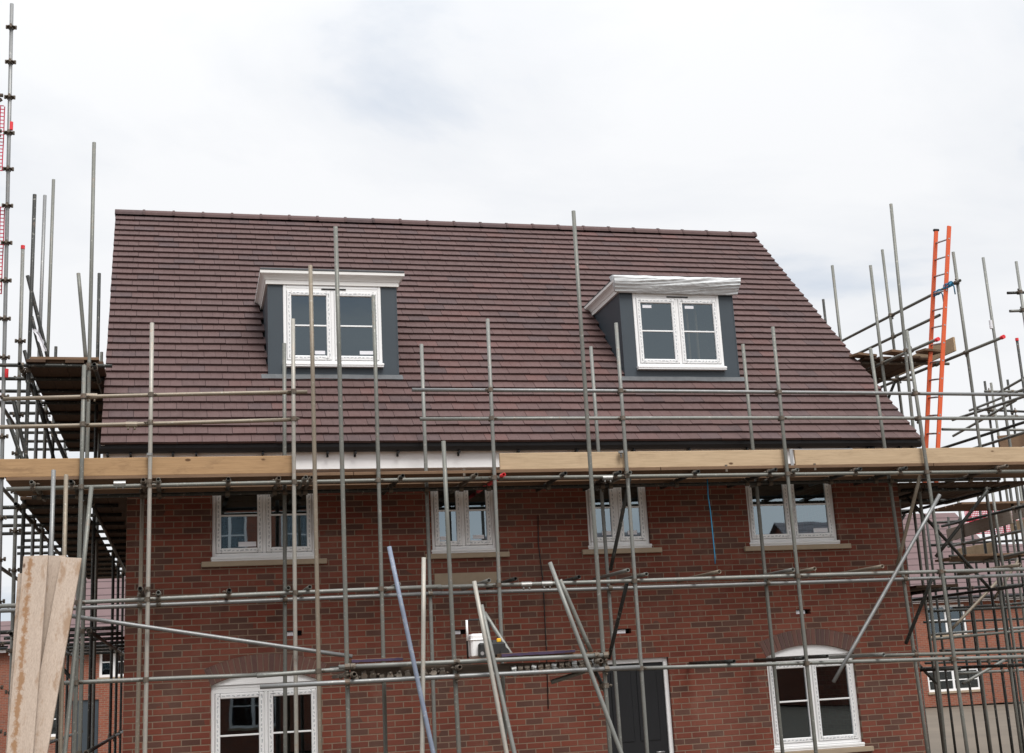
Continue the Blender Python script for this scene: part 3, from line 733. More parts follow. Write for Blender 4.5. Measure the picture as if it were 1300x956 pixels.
for px, py in ((932, 838.5), (1020, 834.5), (1050, 832), (1122, 830)):
    p = at(px, py, -1.47); M.tube('transom', (p.x, -1.47, p.z-.01), (p.x-.02, -.06, p.z-.005), random.choice((DARKT, GALV)))
# braces
for a, Ya, b, Yb, mt in (((1193, 628), -1.42, (1058, 866), -1.42, SILV), ((1168, 604), -1.25, (1139, 718), -.70, SANDY), ((800, 604), -1.25, (775, 724), -.70, DARKT), ((796, 740), -1.25, (773, 836), -.70, DARKT), ((1254, 622), -1.25, (1188, 707), -.7, DARKT), ((1183, 735), -1.25, (1150, 817), -.7, DARKT)):
    M.tube('brace', at(*a, Ya), at(*b, Yb), mt)
p, q = ext(at(84, 781, -1.46), at(437, 832, -1.46), 1.03); M.tube('brace', p, q, SILV)
for px, py, d in ((152, 614, 0), (771, 606.5, 0)): sleeve(M.root, at(px, py, YL), (1, 0, .003))
for px, py in ((167, 539), (116, 503), (668, 742), (694, 741)): sleeve(M.root, at(px, py, YL), (1, 0, -.003), SANDY if py < 600 else SLEEVE)
for px, py in ((190, 577), (788, 574)): sleeve(M.root, at(px, py, YO), (0, 0, 1), SLEEVE, .03)
M.couplers(95)
# boards
def board_run(parent, X0, X1, y, thk=.038, wid=.222, name='scaffold_board', mat=None):
    x = X0
    while x < X1-.05:
        e_ = min(x+3.9, X1)
        bm = bmesh.new(); beam(bm, (x+.004, y, deckz(x)+thk/2), (e_-.004, y, deckz(e_)+thk/2), wid, thk, Vector((0, 0, 1))); o = obj(name, bm, mat or WDECK, parent); x = e_
for i, y in enumerate((-1.205, -.977, -.749, -.42, -.192)): board_run(M.root, -1.25+.0*i, 13.3, y)
def toe(px0, px1, top0, bot0, top1, bot1, Y, mat, thk=.036):
    a = at(px0, (top0+bot0)/2, Y); b = at(px1, (top1+bot1)/2, Y); zb0 = deckz(a.x)+.039; 
    bm = bmesh.new(); beam(bm, (a.x, Y, zb0+.105), (b.x, Y, deckz(b.x)+.039+.105), .208, thk, Vector((0, 1, 0)), .004)
    return obj('toe_board', bm, mat, M.root)
o = toe(-30, 371, 583, 610, 576, 602, -1.285, WNEW); o['label'] = 'honey coloured toe board on the left with a line of knots'
o = toe(634, 999, 571, 597, 570, 594, -1.285, WPALE); o['label'] = 'pale cracked toe board in the middle'
o = toe(1009, 1330, 573, 595, 572, 596, -1.285, WPALE); o['label'] = 'smooth pale toe board on the right'
bm = bmesh.new(); a = at(1004, 571, -1.31); b = at(1012, 597, -1.31); box(bm, a.x-.02, a.x+.02, -1.312, -1.304, a.z-.21, a.z+.012); box(bm, a.x-.02, a.x+.9, -1.304, -1.29, a.z, a.z+.012); obj('board_clip', bm, ALU, M.root)
for X in (4.0, 7.45, 8.7):
    bm = bmesh.new(); box(bm, X-.015, X+.015, -1.315, -1.306, deckz(X)-.03, deckz(X)+.06); obj('board_clip', bm, CLAMP, M.root)

# ------------------------------------------------------------------ loading bay in front of it
B = Scaffold('loading_bay', 'near loading platform of thick scaffold poles standing in front of the main scaffold', 'scaffold', (3.8, -2.2, 0))
YB = -2.72
B.down('standard', at(426, 288, YB), at(440, 855, YB), GREEN); B.down('standard', at(728, 268, YB), at(769, 866, YB), GREEN); B.down('standard', at(563, 560, YB), at(577, 835, YB), GREEN); B.down('standard', at(394, 337, -2.15), at(404, 840, -2.15), SANDY)
B.tube('ledger', at(430, 847, -2.775), at(767, 832, -2.775), GALV); B.tube('ledger', at(330, 872, -2.78), at(812, 847, -2.78), SILV)
B.tube('ledger', at(326, 858, -2.1), at(437, 849.5, -2.1), GALV)
B.tube('ledger', Vector((2.3, -1.55, 2.30)), Vector((5.6, -1.55, 2.30)), DARKT)
for px, py in ((450, 856), (584, 847), (763, 839)):
    p = at(px, py, -2.92); B.tube('transom', p, (p.x+.02, -.75, p.z), CLAMP)
B.tube('brace', at(735, 812, -2.6), at(770, 880, -2.6), DARKT); B.tube('brace', at(700, 866, -2.6), at(742, 852, -2.6), GREEN)
B.couplers(40, .12)
zdk = at(680, 832.5, -2.7).z
for y in (-2.58, -2.35, -2.12, -1.89, -1.66):
    bm = bmesh.new(); beam(bm, (2.42, y, zdk-.02), (5.25, y, zdk-.01), .222, .036, Vector((0, 0, 1))); obj('scaffold_board', bm, WDECK, B.root)
a = at(445, 843, -2.69); b = at(770, 833, -2.69)
bm = bmesh.new(); beam(bm, (a.x, -2.69, a.z-.10), (b.x, -2.69, b.z-.105), .12, .05, Vector((0, 1, 0))); obj('timber_bearer', bm, WBEAR, B.root)
for k in range(13):                                                 # spare couplers hung in a row under the deck edge
    p = at(652+8.6*k, 849.5-.75*k, -2.72)
    coupler(B.root, p, Vector((1, random.uniform(-.5, .5), random.uniform(-.4, .4))).normalized(), p+Vector((0, -.02, -.045)), Vector((random.uniform(-.6, .6), 1, .3)).normalized(), SLEEVE if k % 3 == 0 else CLAMP)
for k in range(12):
    p = at(440+11*k, 858-.5*k+random.uniform(-3, 3), -2.70); coupler(B.root, p, Vector((1, random.uniform(-.5, .5), .2)).normalized(), p+Vector((0, -.03, -.03)), Vector((.2, 1, random.uniform(-.5, .5))).normalized())
def loose_plank(px0, py0, px1, py1, lab):
    a, b = at(px0, py0, -2.74), at(px1, py1, -2.74); t = bmesh.new()
    beam(t, (a.x, -2.66, a.z), (b.x, -2.66, b.z), .222, .036, Vector((0, 0, 1)), .002)
    o = obj('loose_plank', t, WDECK)
    # painted edge and ends
    t = bmesh.new(); o0 = wloc(o); s = (b-a).normalized()
    for i in range(14):
        u0_, u1_ = i/14, (i+1)/14
        p, q = a+(b-a)*u0_, a+(b-a)*(u1_+.001)
        box(t, p.x, q.x, -2.774, -2.7705, p.z-.017+random.uniform(0, .006), p.z+.016-random.uniform(0, .006))
    obj('painted_edge', t, PURPLE, o); tag(o, lab, 'plank', 'planks lying on the loading platform'); return o
loose_plank(446, 839.5, 511, 836.5, 'short purple edged plank lying left of the blue pole')
loose_plank(636, 832, 729, 826.5, 'longer purple edged plank lying right of the white machine')


# loose poles leaning on the loading bay
def pole(name, a, Ya, b, Yb, mat, lab, r=.02415, z=0.02):
    p, q = at(*a, Ya), at(*b, Yb); q = p+(q-p)*((z-p.z)/(q.z-p.z))
    o = obj(name, tube_bm(bmesh.new(), long_pts(p, q, bow=.003), r), mat); return tag(o, lab, 'scaffold pole', 'loose poles leaning on the scaffold')
pole('scaffold_pole', (494, 694), -2.86, (531, 866), -3.02, BLUE, 'blue painted pole leaning on the loading platform')
pole('scaffold_pole', (538, 708), -2.86, (536.5, 866), -2.98, PALE, 'near upright whitish pole right beside the blue pole')
pole('scaffold_pole', (602, 738), -2.84, (626, 866), -3.0, PALE, 'pale leaning pole crossing in front of the white machine')
pole('scaffold_pole', (611, 768), -2.84, (633, 866), -2.98, GALV, 'grey pole leaning close behind the pale pole by the machine', z=.3)
pole('scaffold_pole', (615, 778), -1.45, (651, 834), -1.75, GALV, 'short thin pole leaning right of the white machine with its foot on the deck', z=zdk+.01)
pole('scaffold_pole', (698, 714), -2.84, (755, 866), -3.02, GALV, 'long grey pole leaning just left of the tallest pole, nearer of a pair')
pole('scaffold_pole', (711, 736), -2.55, (744, 812), -2.60, GREEN, 'greenish pole leaning just left of the tallest pole, farther of a pair', z=zdk+.01)

# white machine with carrying frame on the deck
zm = at(605, 836.5, -1.55).z
mc = thing('portable_machine', 'small white and black machine with an upright handle standing on the platform boards', 'machine', (at(612, 836, -1.55).x, -1.55, zdk+.0))
X0, zm = at(594, 836, -1.55).x, zdk
bm = bmesh.new(); hz = at(594, 787, -1.55).z
tube_bm(bm, ((X0, -1.55, zm+.02), (X0, -1.55, hz-.04), (X0+.03, -1.55, hz), (X0+.24, -1.55, hz), (X0+.27, -1.55, hz-.04), (X0+.27, -1.55, zm+.02)), .011, 8, False); obj('carrying_frame', bm, RUBBER, mc)
bm = bmesh.new(); tube_bm(bm, ((X0+.001, -1.565, hz-.24), (X0+.001, -1.565, hz-.002)), .014, 8, False); obj('handle_grip', bm, UPVC, mc)
bm = bmesh.new(); z1 = at(600, 805, -1.55).z; box(bm, X0+.03, X0+.25, -1.64, -1.44, zm+.03, z1, .02); box(bm, X0+.022, X0+.258, -1.65, -1.43, z1-.075, z1-.062, .004); obj('housing', bm, UPVC, mc)
bm = bmesh.new(); box(bm, X0+.10, X0+.42, -1.72, -1.645, zm+.03, zm+.19, .02); box(bm, X0+.262, X0+.46, -1.64, -1.45, zm+.02, zm+.22, .03)
for cx in (X0+.14, X0+.40): tube_bm(bm, ((cx, -1.745, zm+.07), (cx, -1.72, zm+.07)), .055, 14, False)
obj('engine', bm, RUBBER, mc)
bm = bmesh.new(); tube_bm(bm, ((X0+.13, -1.752, zm+.07), (X0+.13, -1.746, zm+.07)), .022, 12, False); obj('hub', bm, ALU, mc)
bm = bmesh.new(); box(bm, X0+.33, X0+.38, -1.665, -1.641, zm+.19, zm+.235, .008); obj('filler_cap', bm, YELLOW, mc)

# timber boards and poles propped up at the left
def prop_board(a, b, Y0, Y1, wid, lab, mat=None, side=Vector((.12, 1, 0))):
    p, q = at(*a, Y0), at(*b, Y1); q = p+(q-p)*((-.0-p.z)/(q.z-p.z)); t = bmesh.new(); beam(t, p, q, wid, .038, side, .004)
    o = obj('timber_board', t, mat or WOLD); return tag(o, lab, 'board', 'boards propped up at the left')
_a, _b = at(46, 706, -1.92), at(33, 866, -2.25); _s = (_a.x-_b.x)/(_a.z-_b.z)
WRUST = wood_mat('rust_stained_timber', (.40, .315, .255), (.57, .47, .385), 2, (.25, .155, .09), .5, streak=(_s, _a.z/2, -.055, .035))
prop_board((46, 706), (33, 866), -1.92, -2.25, .255, 'propped wooden board with a rusty stain down its left edge, nearest the frame edge', WRUST)
prop_board((70, 706), (54, 866), -1.80, -2.08, .225, 'propped wooden board half hidden between its two neighbours', side=Vector((.1, 1, 0)))
prop_board((91, 708.5), (62.5, 866), -1.86, -2.20, .215, 'cleaner propped wooden board tilted furthest, right of the stack')
prop_board((33, 728), (24, 866), -1.84, -2.12, .16, 'narrow propped wooden board barely showing at the left of the stack')
pole('scaffold_pole', (68, 597), -1.55, (63, 760), -1.75, SILV, 'left of two upright poles rising just behind the propped boards')
pole('scaffold_pole', (84, 603), -1.55, (81, 760), -1.75, SANDY, 'sandy upright pole rising behind the boards, right of the silvery one')
pole('scaffold_pole', (116, 618), -1.62, (91, 866), -2.0, GREEN, 'greenish pole leaning along the right side of the propped boards')

# hanging rope, cable
def strand(name, pts, r, mat, lab, cat):
    o = obj(name, tube_bm(bmesh.new(), pts, r, 6, False), mat); return tag(o, lab, cat)
strand('rope', [at(898, 608, -1.0), at(899, 630, -1.0), at(902, 650, -1.0), at(905, 680, -1.0), at(907.5, 706, -1.0), at(908, 716, -1.0)], .008, ROPE, 'blue rope hanging under the eaves platform left of the far right window', 'rope')
strand('cable', [at(683, 655, -.012), at(683.5, 690, -.014), at(689, 735, -.012), at(691, 770, -.015), at(694, 830, -.012), at(696, 900, -.012)], .006, BLACK, 'thin black cable hanging down the brick wall in the middle', 'cable')

# ------------------------------------------------------------------ scaffold along the left gable
A = Scaffold('gable_scaffold', 'dark scaffold with a high boarded platform beside the left gable', 'scaffold', (-.8, 3, 0))
def vert(sc, px, py, Y, mat=GREEN, z=0.0, X=None):
    p = at(px, py, Y); return sc.tube('standard', p, (p.x, p.y, z), mat)
vert(A, 44, 247, 0.0, DARKT); vert(A, 57, 248, 1.5, SILV); vert(A, 68, 228, 2.5, GREEN); vert(A, 119.5, 181, -.15, GREEN)
vert(A, 126, 347, 2.2, DARKT); vert(A, 129, 447, 4.2, GREEN); vert(A, 71, 440, 4.2, DARKT)
for y in (5.9, 7.6, 9.4, 11.0):
    for x in (-1.27, -.46): A.tube('standard', (x, y, 6.4 if y < 7 else 5.2), (x, y, 0), DARKT)
ZU = 6.20
for x in (-1.27, -.40):
    A.tube('ledger', (x, -.35, ZU-.075), (x, 6.3, ZU-.075), DARKT); A.tube('ledger', (x, -.2, 4.43), (x, 11.2, 4.43), DARKT); A.tube('ledger', (x, -.2, 2.9), (x, 11.2, 2.9), DARKT); A.tube('ledger', (x, -.2, 1.5), (x, 11.2, 1.5), DARKT)
for k in range(9): A.tube('transom', (-1.55-random.uniform(0, .45), -.12+.72*k, ZU-.035), (-.20, -.12+.72*k, ZU-.035), DARKT)
for k in range(12): A.tube('transom', (-1.5-random.uniform(0, .5), .4+.9*k, 4.475), (-.12, .4+.9*k, 4.475), DARKT)
for k in range(7): A.tube('transom', (-1.5-random.uniform(0, .5), .4+1.5*k, 2.95), (-.12, .4+1.5*k, 2.95), DARKT)
for x, y0_ in ((-1.10, -.18), (-.873, -.12), (-.646, -.16), (-.42, -.10)):
    for y in (y0_, y0_+3.1):
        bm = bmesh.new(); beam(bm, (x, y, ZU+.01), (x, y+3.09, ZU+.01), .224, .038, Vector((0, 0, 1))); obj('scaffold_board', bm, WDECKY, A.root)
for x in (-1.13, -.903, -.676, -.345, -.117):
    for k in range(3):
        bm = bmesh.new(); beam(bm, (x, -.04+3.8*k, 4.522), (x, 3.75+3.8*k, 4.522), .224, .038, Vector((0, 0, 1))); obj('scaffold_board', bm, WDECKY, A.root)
for a, b, Y, mt in (((35, 350), (64, 468), .3, DARKT), ((40, 402), (57, 470), .6, DARKT), ((99.5, 347), (110, 470), .05, GREEN)):
    A.tube('brace', at(*a, Y), at(*b, Y), mt)
for a, b, Y in (((17, 508), (38, 600), .2), ((10, 532), (34, 600), -.3), ((31, 445), (58, 545), .9), ((62, 535), (90, 600), 1.2), ((48, 500), (70, 590), 2.0)):
    A.tube('brace', at(*a, Y), at(*b, Y), DARKT)
A.tube('brace', at(88, 760, 1.0), at(62, 690, 1.0), DARKT); A.tube('brace', at(76, 845, 2.0), at(95, 866, 2.0), DARKT)
bm = bmesh.new()                                                    # rag of pale polythene tied on the left pole
n = 10; q0 = at(46, 418, .25)
vv = [[bm.verts.new(q0+Vector((.026*(u-1.5)*(.6+.7*abs(noise.noise(Vector((v*.7, 1, 1)))))+.05*noise.noise(Vector((v*.45, 9, 2)))+.012*v, -.03*math.cos(u*1.6), -.032*v+.02*noise.noise(Vector((u, v*.6, 4)))))) for u in range(4)] for v in range(n)]
for i in range(n-1):
    for j in range(3): bm.faces.new((vv[i][j], vv[i+1][j], vv[i+1][j+1], vv[i][j+1]))
rg = obj('polythene_rag', bm, PAPER, smooth=True); tag(rg, 'scrap of white polythene tied round the poles left of the roof', 'rag')
for y in (-.05, .18):
    bm = bmesh.new(); beam(bm, (-1.17, y, ZU+.048), (-.36, y, ZU+.048), .222, .036, Vector((0, 0, 1))); obj('scaffold_board', bm, WDECK, A.root)
A.couplers(60, .11)

# system scaffold tower at the left edge, with its rosettes and red netting
T = Scaffold('tower_scaffold', 'silver modular scaffold tower with rosettes and red netting at the left edge', 'scaffold', (-1.9, .4, 0))
def system_pole(px, py, Y, mat, n, first, foot):
    p = at(px, py, Y); f_ = at(*foot, Y); d_ = (f_-p)/(p.z-f_.z); q_ = p+d_*p.z; o = T.tube('standard', p, q_, mat, bow=0)
    for k in range(n):
        z = p.z-first-.5*k; bm = bmesh.new()
        c = p+d_*(p.z-z); collar(bm, c, Vector((0, 0, 1)), .062, .009, 16); collar(bm, c+Vector((0, 0, -.012)), Vector((0, 0, 1)), .034, .04, 12)
        for t in (0, 90, 180, 270):
            v = Vector((math.cos(R(t)), math.sin(R(t)), 0)); bx_ = c+v*.055; box(bm, bx_.x-.014, bx_.x+.014, bx_.y-.014, bx_.y+.014, z-.025, z+.025, .004)
        me = obj('rosette', bm, CLAMP, T.root)
    return p
pa = system_pole(15, 5, 0, SILV, 19, .34, (3, 560)); pb = system_pole(29, 314, .9, GALV, 12, 1.3, (24, 498))
system_pole(-30, 60, 0, SILV, 4, .2, (-44, 500))
for z in (9.86, 7.19): 
    bm = bmesh.new(); collar(bm, at(*((14, 160) if z > 8 else (8, 474)), 0), Vector((0, 0, 1)), .0255, .11, 14); obj('red_tape', bm, RED, T.root)
bm = bmesh.new(); collar(bm, pb, Vector((0, 0, 1)), .027, .05, 14); obj('red_cap', bm, RED, T.root)
for k in (2, 3, 4, 5, 6, 7, 8):
    z = pa.z-.34-.5*k; T.tube('ledger', (pa.x-.06, 0, z+.02), (pa.x-2.4, 0, z+.02), CLAMP)
    T.tube('brace', (pa.x-.08, .03, z-.02), (pa.x-.55, .03, z-.36), random.choice((CLAMP, RED)))
for k in (10, 12, 14): 
    z = pa.z-.34-.5*k; T.tube('ledger', (pa.x-.06, 0, z), (pa.x-2.4, 0, z), GALV); T.tube('ledger', (pa.x, .06, z), (pa.x, 3.0, z), GALV)
def netting(parent, x0, x1, y, z0, z1, sx=.05, wd=.008, name='netting'):
    bm = bmesh.new(); n = int((x1-x0)/sx); q = int((z1-z0)/sx)
    W_ = lambda x, z: y+.015*math.sin(x*7)+.01*math.sin(z*9)
    for i in range(n+1):
        x = x0+i*sx
        for j in range(q): bm.faces.new([bm.verts.new((xx, W_(x, zz), zz)) for xx, zz in ((x, z0+j*sx), (x+wd, z0+j*sx), (x+wd, z0+j*sx+sx), (x, z0+j*sx+sx))])
    for j in range(q+1):
        z = z0+j*sx
        for i in range(n): bm.faces.new([bm.verts.new((xx, W_(xx, z)-.002, zz)) for xx, zz in ((x0+i*sx, z), (x0+i*sx+sx, z), (x0+i*sx+sx, z+wd), (x0+i*sx, z+wd))])
    return obj(name, bm, REDNET, parent)
netting(T.root, pa.x-1.6, pa.x-.02, .05, pa.z-2.35, pa.z-1.40, wd=.014); netting(T.root, pa.x-1.6, pa.x-.0, .05, pa.z-4.0, pa.z-2.85, wd=.014)
for z in (pa.z-2.62, pa.z-5.0): 
    bm = bmesh.new(); beam(bm, (pa.x-2.3, -.05, z), (pa.x-.10, -.05, z), .20, .036, Vector((0, 1, 0))); obj('toe_board', bm, WDECK, T.root)

# ------------------------------------------------------------------ scaffold along the right gable
Gs = Scaffold('gable_scaffold', 'scaffold with a small high platform beside the right gable, behind the orange ladder', 'scaffold', (11.7, 2, 0))
Gs.down('standard', at(1131, 259, 0), at(1159.5, 545, 0), GREEN)
for px, py, Y, mt in ((1120, 317, 2.2, GREEN), (1105, 337, .8, GREEN), (1056.5, 337, 2.0, GREEN), (1045, 380, 4.0, DARKT), (1210, 320, .3, GREEN)):
    vert(Gs, px, py, Y, mt)
for x in (11.1, 12.3):
    for y in (4.6, 6.6, 8.6): Gs.tube('standard', (x, y, 6.6), (x, y, 0), DARKT)
def yrail(sc, name, a, b, X, mat=GREEN, back=None):
    p, q = atx(*a, X), atx(*b, X)
    if back: q = p+(q-p)*((back-p.y)/(q.y-p.y))
    return sc.tube(name, p, q, mat)
XO = 12.28
yrail(Gs, 'guard_rail', (1219, 356), (1071, 432), XO, back=5.5); yrail(Gs, 'guard_rail', (1193, 400), (1085, 451), XO-.02, back=5.5)
yrail(Gs, 'ledger', (1272, 428.5), (1120, 491), XO, back=6); yrail(Gs, 'ledger', (1189, 431), (1126, 459), 11.16, back=5.5)
zr_ = 6.66
for y in (1.1, 2.2, 3.4, 4.6): Gs.tube('transom', (10.95, y, zr_-.05), (12.5, y, zr_-.05), CLAMP)
for x in (11.05, 11.29, 11.53, 11.77, 12.01):
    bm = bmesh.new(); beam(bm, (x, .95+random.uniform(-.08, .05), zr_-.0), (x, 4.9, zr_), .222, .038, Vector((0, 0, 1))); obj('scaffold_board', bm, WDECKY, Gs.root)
for x, y0_ in ((10.72, .95), (11.18, .75), (11.7, .65)):
    bm = bmesh.new(); beam(bm, (x+.03, y0_, zr_+.04), (x+.42, y0_+.12, zr_+.045), .2, .038, Vector((0, 0, 1))); obj('scaffold_board', bm, WDECK, Gs.root)
bm = bmesh.new(); beam(bm, (XO+.0, .55, zr_+.13), (XO-.02, 2.3, zr_+.13), .225, .036, Vector((1, 0, 0))); obj('toe_board', bm, WPALE, Gs.root)
for a, X in (((1273, 428), XO), ((1190, 431), 11.16)):
    bm = bmesh.new(); collar(bm, atx(*a, X), Vector((0, 1, 0)), .03, .06, 14); obj('red_cap', bm, RED, Gs.root)
Gs.tube('brace', (11.25, 2.2, 6.5), (11.55, 2.2, 5.0), DARKT); Gs.tube('brace', at(1142, 470, 2.3), at(1126, 510, 2.3), DARKT)
for x in (11.1, XO):
    for z in (4.43, 3.0, 1.9): Gs.tube('ledger', (x, -.3, z), (x, 9, z), DARKT)
for y in (.3, 1.5, 2.7, 3.9, 5.1, 6.3, 7.5): Gs.tube('transom', (10.9, y, 4.475), (12.6, y, 4.475), DARKT)
for x in (10.775, 10.99, 11.22, 11.46, 11.70, 11.94, 12.18, 12.5, 12.74):
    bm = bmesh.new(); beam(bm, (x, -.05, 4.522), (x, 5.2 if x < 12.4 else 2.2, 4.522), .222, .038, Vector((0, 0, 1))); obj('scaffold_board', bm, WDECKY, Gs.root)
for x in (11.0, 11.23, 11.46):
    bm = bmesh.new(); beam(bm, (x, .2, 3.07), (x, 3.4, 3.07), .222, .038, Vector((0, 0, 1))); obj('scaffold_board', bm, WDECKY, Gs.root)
for x0_, z0_, x1_, z1_, y in ((11.1, 4.4, 12.3, 3.0, .5), (12.3, 4.4, 11.1, 3.0, 2.6), (11.1, 3.0, 12.3, 1.6, 2.2)): Gs.tube('brace', (x0_, y, z0_), (x1_, y, z1_), DARKT)
Gs.couplers(50, .13)

# orange ladder
lad = thing('ladder', 'orange fibreglass ladder tied with blue rope to the rails at the right', 'ladder', (11.6, .45, 4.56))
S1 = (at(1175, 583, .65), at(1188.5, 293, .65)); S2 = (at(1190, 583, .25), at(1205, 287, .25))
for (p, q) in (S1, S2):
    d = (q-p); p = p+d*((4.565-p.z)/d.z)
    bm = bmesh.new(); beam(bm, p, q, .066, .03, Vector((0, 1, 0)), .005); obj('stile', bm, ORANGE, lad)
bm = bmesh.new(); t_ = S1[1]; box(bm, t_.x-.05, t_.x+.05, t_.y-.022, t_.y+.022, t_.z-.01, t_.z+.03, .01); obj('end_cap', bm, BLACK, lad)
for k in range(13):
    t = .03+k*.076; bm = bmesh.new(); a, b = S1[0].lerp(S1[1], t), S2[0].lerp(S2[1], t); e_ = (b-a).normalized()
    tube_bm(bm, (a, b), .014, 8, False); obj('rung', bm, ALU, lad)
    bm = bmesh.new(); tube_bm(bm, (b-Vector((0, .0155, 0)), b-Vector((0, .019, 0))), .013, 10, False); obj('rivet', bm, ALU, lad)
def lashing(c, lab):
    pts = [c+Vector((.055*math.cos(t)*(1+.1*math.sin(2.3*t)), .03*math.sin(t*.37)+.05*math.sin(t), .035*math.sin(1.3*t)+.02*math.cos(t))) for t in [k*.35 for k in range(72)]]
    pts += [pts[-1]+Vector((.02, -.03, -.08)), pts[-1]+Vector((.03, -.02, -.2))]
    o = obj('rope_lashing', tube_bm(bmesh.new(), pts, .010, 6, False), ROPE); tag(o, lab, 'rope', 'blue lashings on the ladder')
lashing(at(1189, 372, .63), 'blue rope knot tying the left stile of the orange ladder to the top rail'); lashing(at(1203.5, 362, .22), 'blue rope knot tying the right stile of the orange ladder to the top rail')

# ------------------------------------------------------------------ scaffold of the next plot at the right edge
F = Scaffold('scaffold', 'tangled grey scaffold of the next plot at the right edge with red netting', 'scaffold', (15, 3, 0))
vert(F, 1248, 327, 1.2, GALV); vert(F, 1290, 332, 1.2, GALV); vert(F, 1250, 484, 5.5, DARKT); vert(F, 1279, 482, 5.5, DARKT); vert(F, 1258, 486, 5.0, GREEN); vert(F, 1291, 431, 3.0, DARKT)
for px, Y in ((1217, 4), (1243, 4.5), (1262, 2.5), (1285, 3.0), (1298, 5)):
    p = at(px, 640, Y); F.tube('standard', (p.x, Y, p.z+.4), (p.x, Y, 0), random.choice((DARKT, GREEN)))
for a, b, X in (((1310, 500), (1228, 527), 13.2), ((1310, 533), (1172, 577), 13.2), ((1310, 546), (1185, 585), 13.3), ((1300, 494), (1244, 516), 15.5), ((1290, 508), (1225, 545), 15.0), ((1300, 480), (1270, 497), 15.5)):
    p, q = atx(*a, X), atx(*b, X); q = p+(q-p)*(1.25); F.tube('guard_rail', p, q, random.choice((GREEN, GALV, DARKT)))
for a, b, Y in (((1196, 545), (1310, 546), 2.4), ((1250, 497), (1310, 497), 5.4), ((1240, 520), (1310, 523), 5.4), ((1279, 372), (1310, 371), 1.25), ((1282, 395), (1310, 394), 1.25), ((1245, 528), (1310, 529), 5.4), ((1180, 812), (1310, 800), 3.6), ((1180, 806), (1310, 796), 5.0), ((1210, 772), (1310, 765), 4.4), ((1200, 748), (1310, 742), 4.4), ((1205, 706), (1262, 706), 4.2), ((1205, 712), (1268, 711), 4.6), ((1215, 855), (1310, 850), 4.0)):
    F.tube('ledger', at(*a, Y), at(*b, Y), random.choice((GALV, DARKT, GREEN)))
for a, b, Y in (((1268, 736), (1207, 800), 2.2), ((1275, 838), (1222, 868), 2.2), ((1300, 700), (1262, 760), 4.0)): F.tube('brace', at(*a, Y), at(*b, Y), random.choice((SANDY, GALV)))
for a, b, X, mt in (((1284, 656), (1203, 680), 14.3, WGREY), ((1325, 640), (1286, 652), 14.3, WGREY), ((1325, 660), (1284, 671), 15.6, WPALE), ((1262, 696), (1217, 704), 15.2, WPALE)):
    p, q = atx(*a, X), atx(*b, X); bm = bmesh.new(); beam(bm, p, q, .225, .036, Vector((1, 0, 0))); obj('toe_board', bm, mt, F.root)
for a, b, X in (((1305, 672), (1204, 694), 14.25), ((1305, 700), (1250, 712), 14.25), ((1310, 640), (1196, 668), 13.4)): F.tube('ledger', atx(*a, X), atx(*b, X), random.choice((GALV, DARKT)))
for k, (a, b) in enumerate((((1222, 706), (1312, 696)), ((1216, 640), (1312, 628)))):
    for y in (3.0, 3.25, 3.5, 3.75):
        p, q = at(*a, 3.0), at(*b, 3.0); bm = bmesh.new(); beam(bm, (p.x, y, p.z), (q.x, y, p.z), .222, .038, Vector((0, 0, 1))); obj('scaffold_board', bm, WDECK, F.root)
p = at(1226, 662, 5.6); q = at(1312, 636, 5.6); netting(F.root, p.x, q.x, 5.6, p.z-.25, q.z, .034, .014)
p, q = at(1268, 562, 3.2), at(1320, 556, 3.2); bm = bmesh.new(); beam(bm, p, q, .24, .036, Vector((0, 1, 0))); obj('toe_board', bm, WDECK, F.root)
p = at(1258, 412, 1.2); bm = bmesh.new(); collar(bm, p, Vector((0, 0, 1)), .0265, .14, 14); obj('paper_label', bm, PAPER, F.root)
bm = bmesh.new(); collar(bm, at(1291, 431, 3.0), Vector((0, 0, 1)), .03, .05, 14); obj('red_cap', bm, RED, F.root)
rq = random.Random(11)
for k in range(9):
    px = 1180+14*k; Y = rq.uniform(3.5, 9); q = at(px, 690, Y); F.tube('standard', (q.x, Y, q.z+rq.uniform(.0, .9)), (q.x, Y, 0), DARKT)
for py0, py1, Y in ((716, 709, 6.0), (748, 741, 6.4), (776, 770, 3.2), (790, 785, 7.5), (826, 822, 6.0), (842, 838, 7.0), (664, 655, 7.0), (692, 685, 6.0)):
    F.tube('ledger', at(1172+rq.uniform(0, 40), py0, Y), at(1312, py1, Y), DARKT)
F.couplers(50, .14)

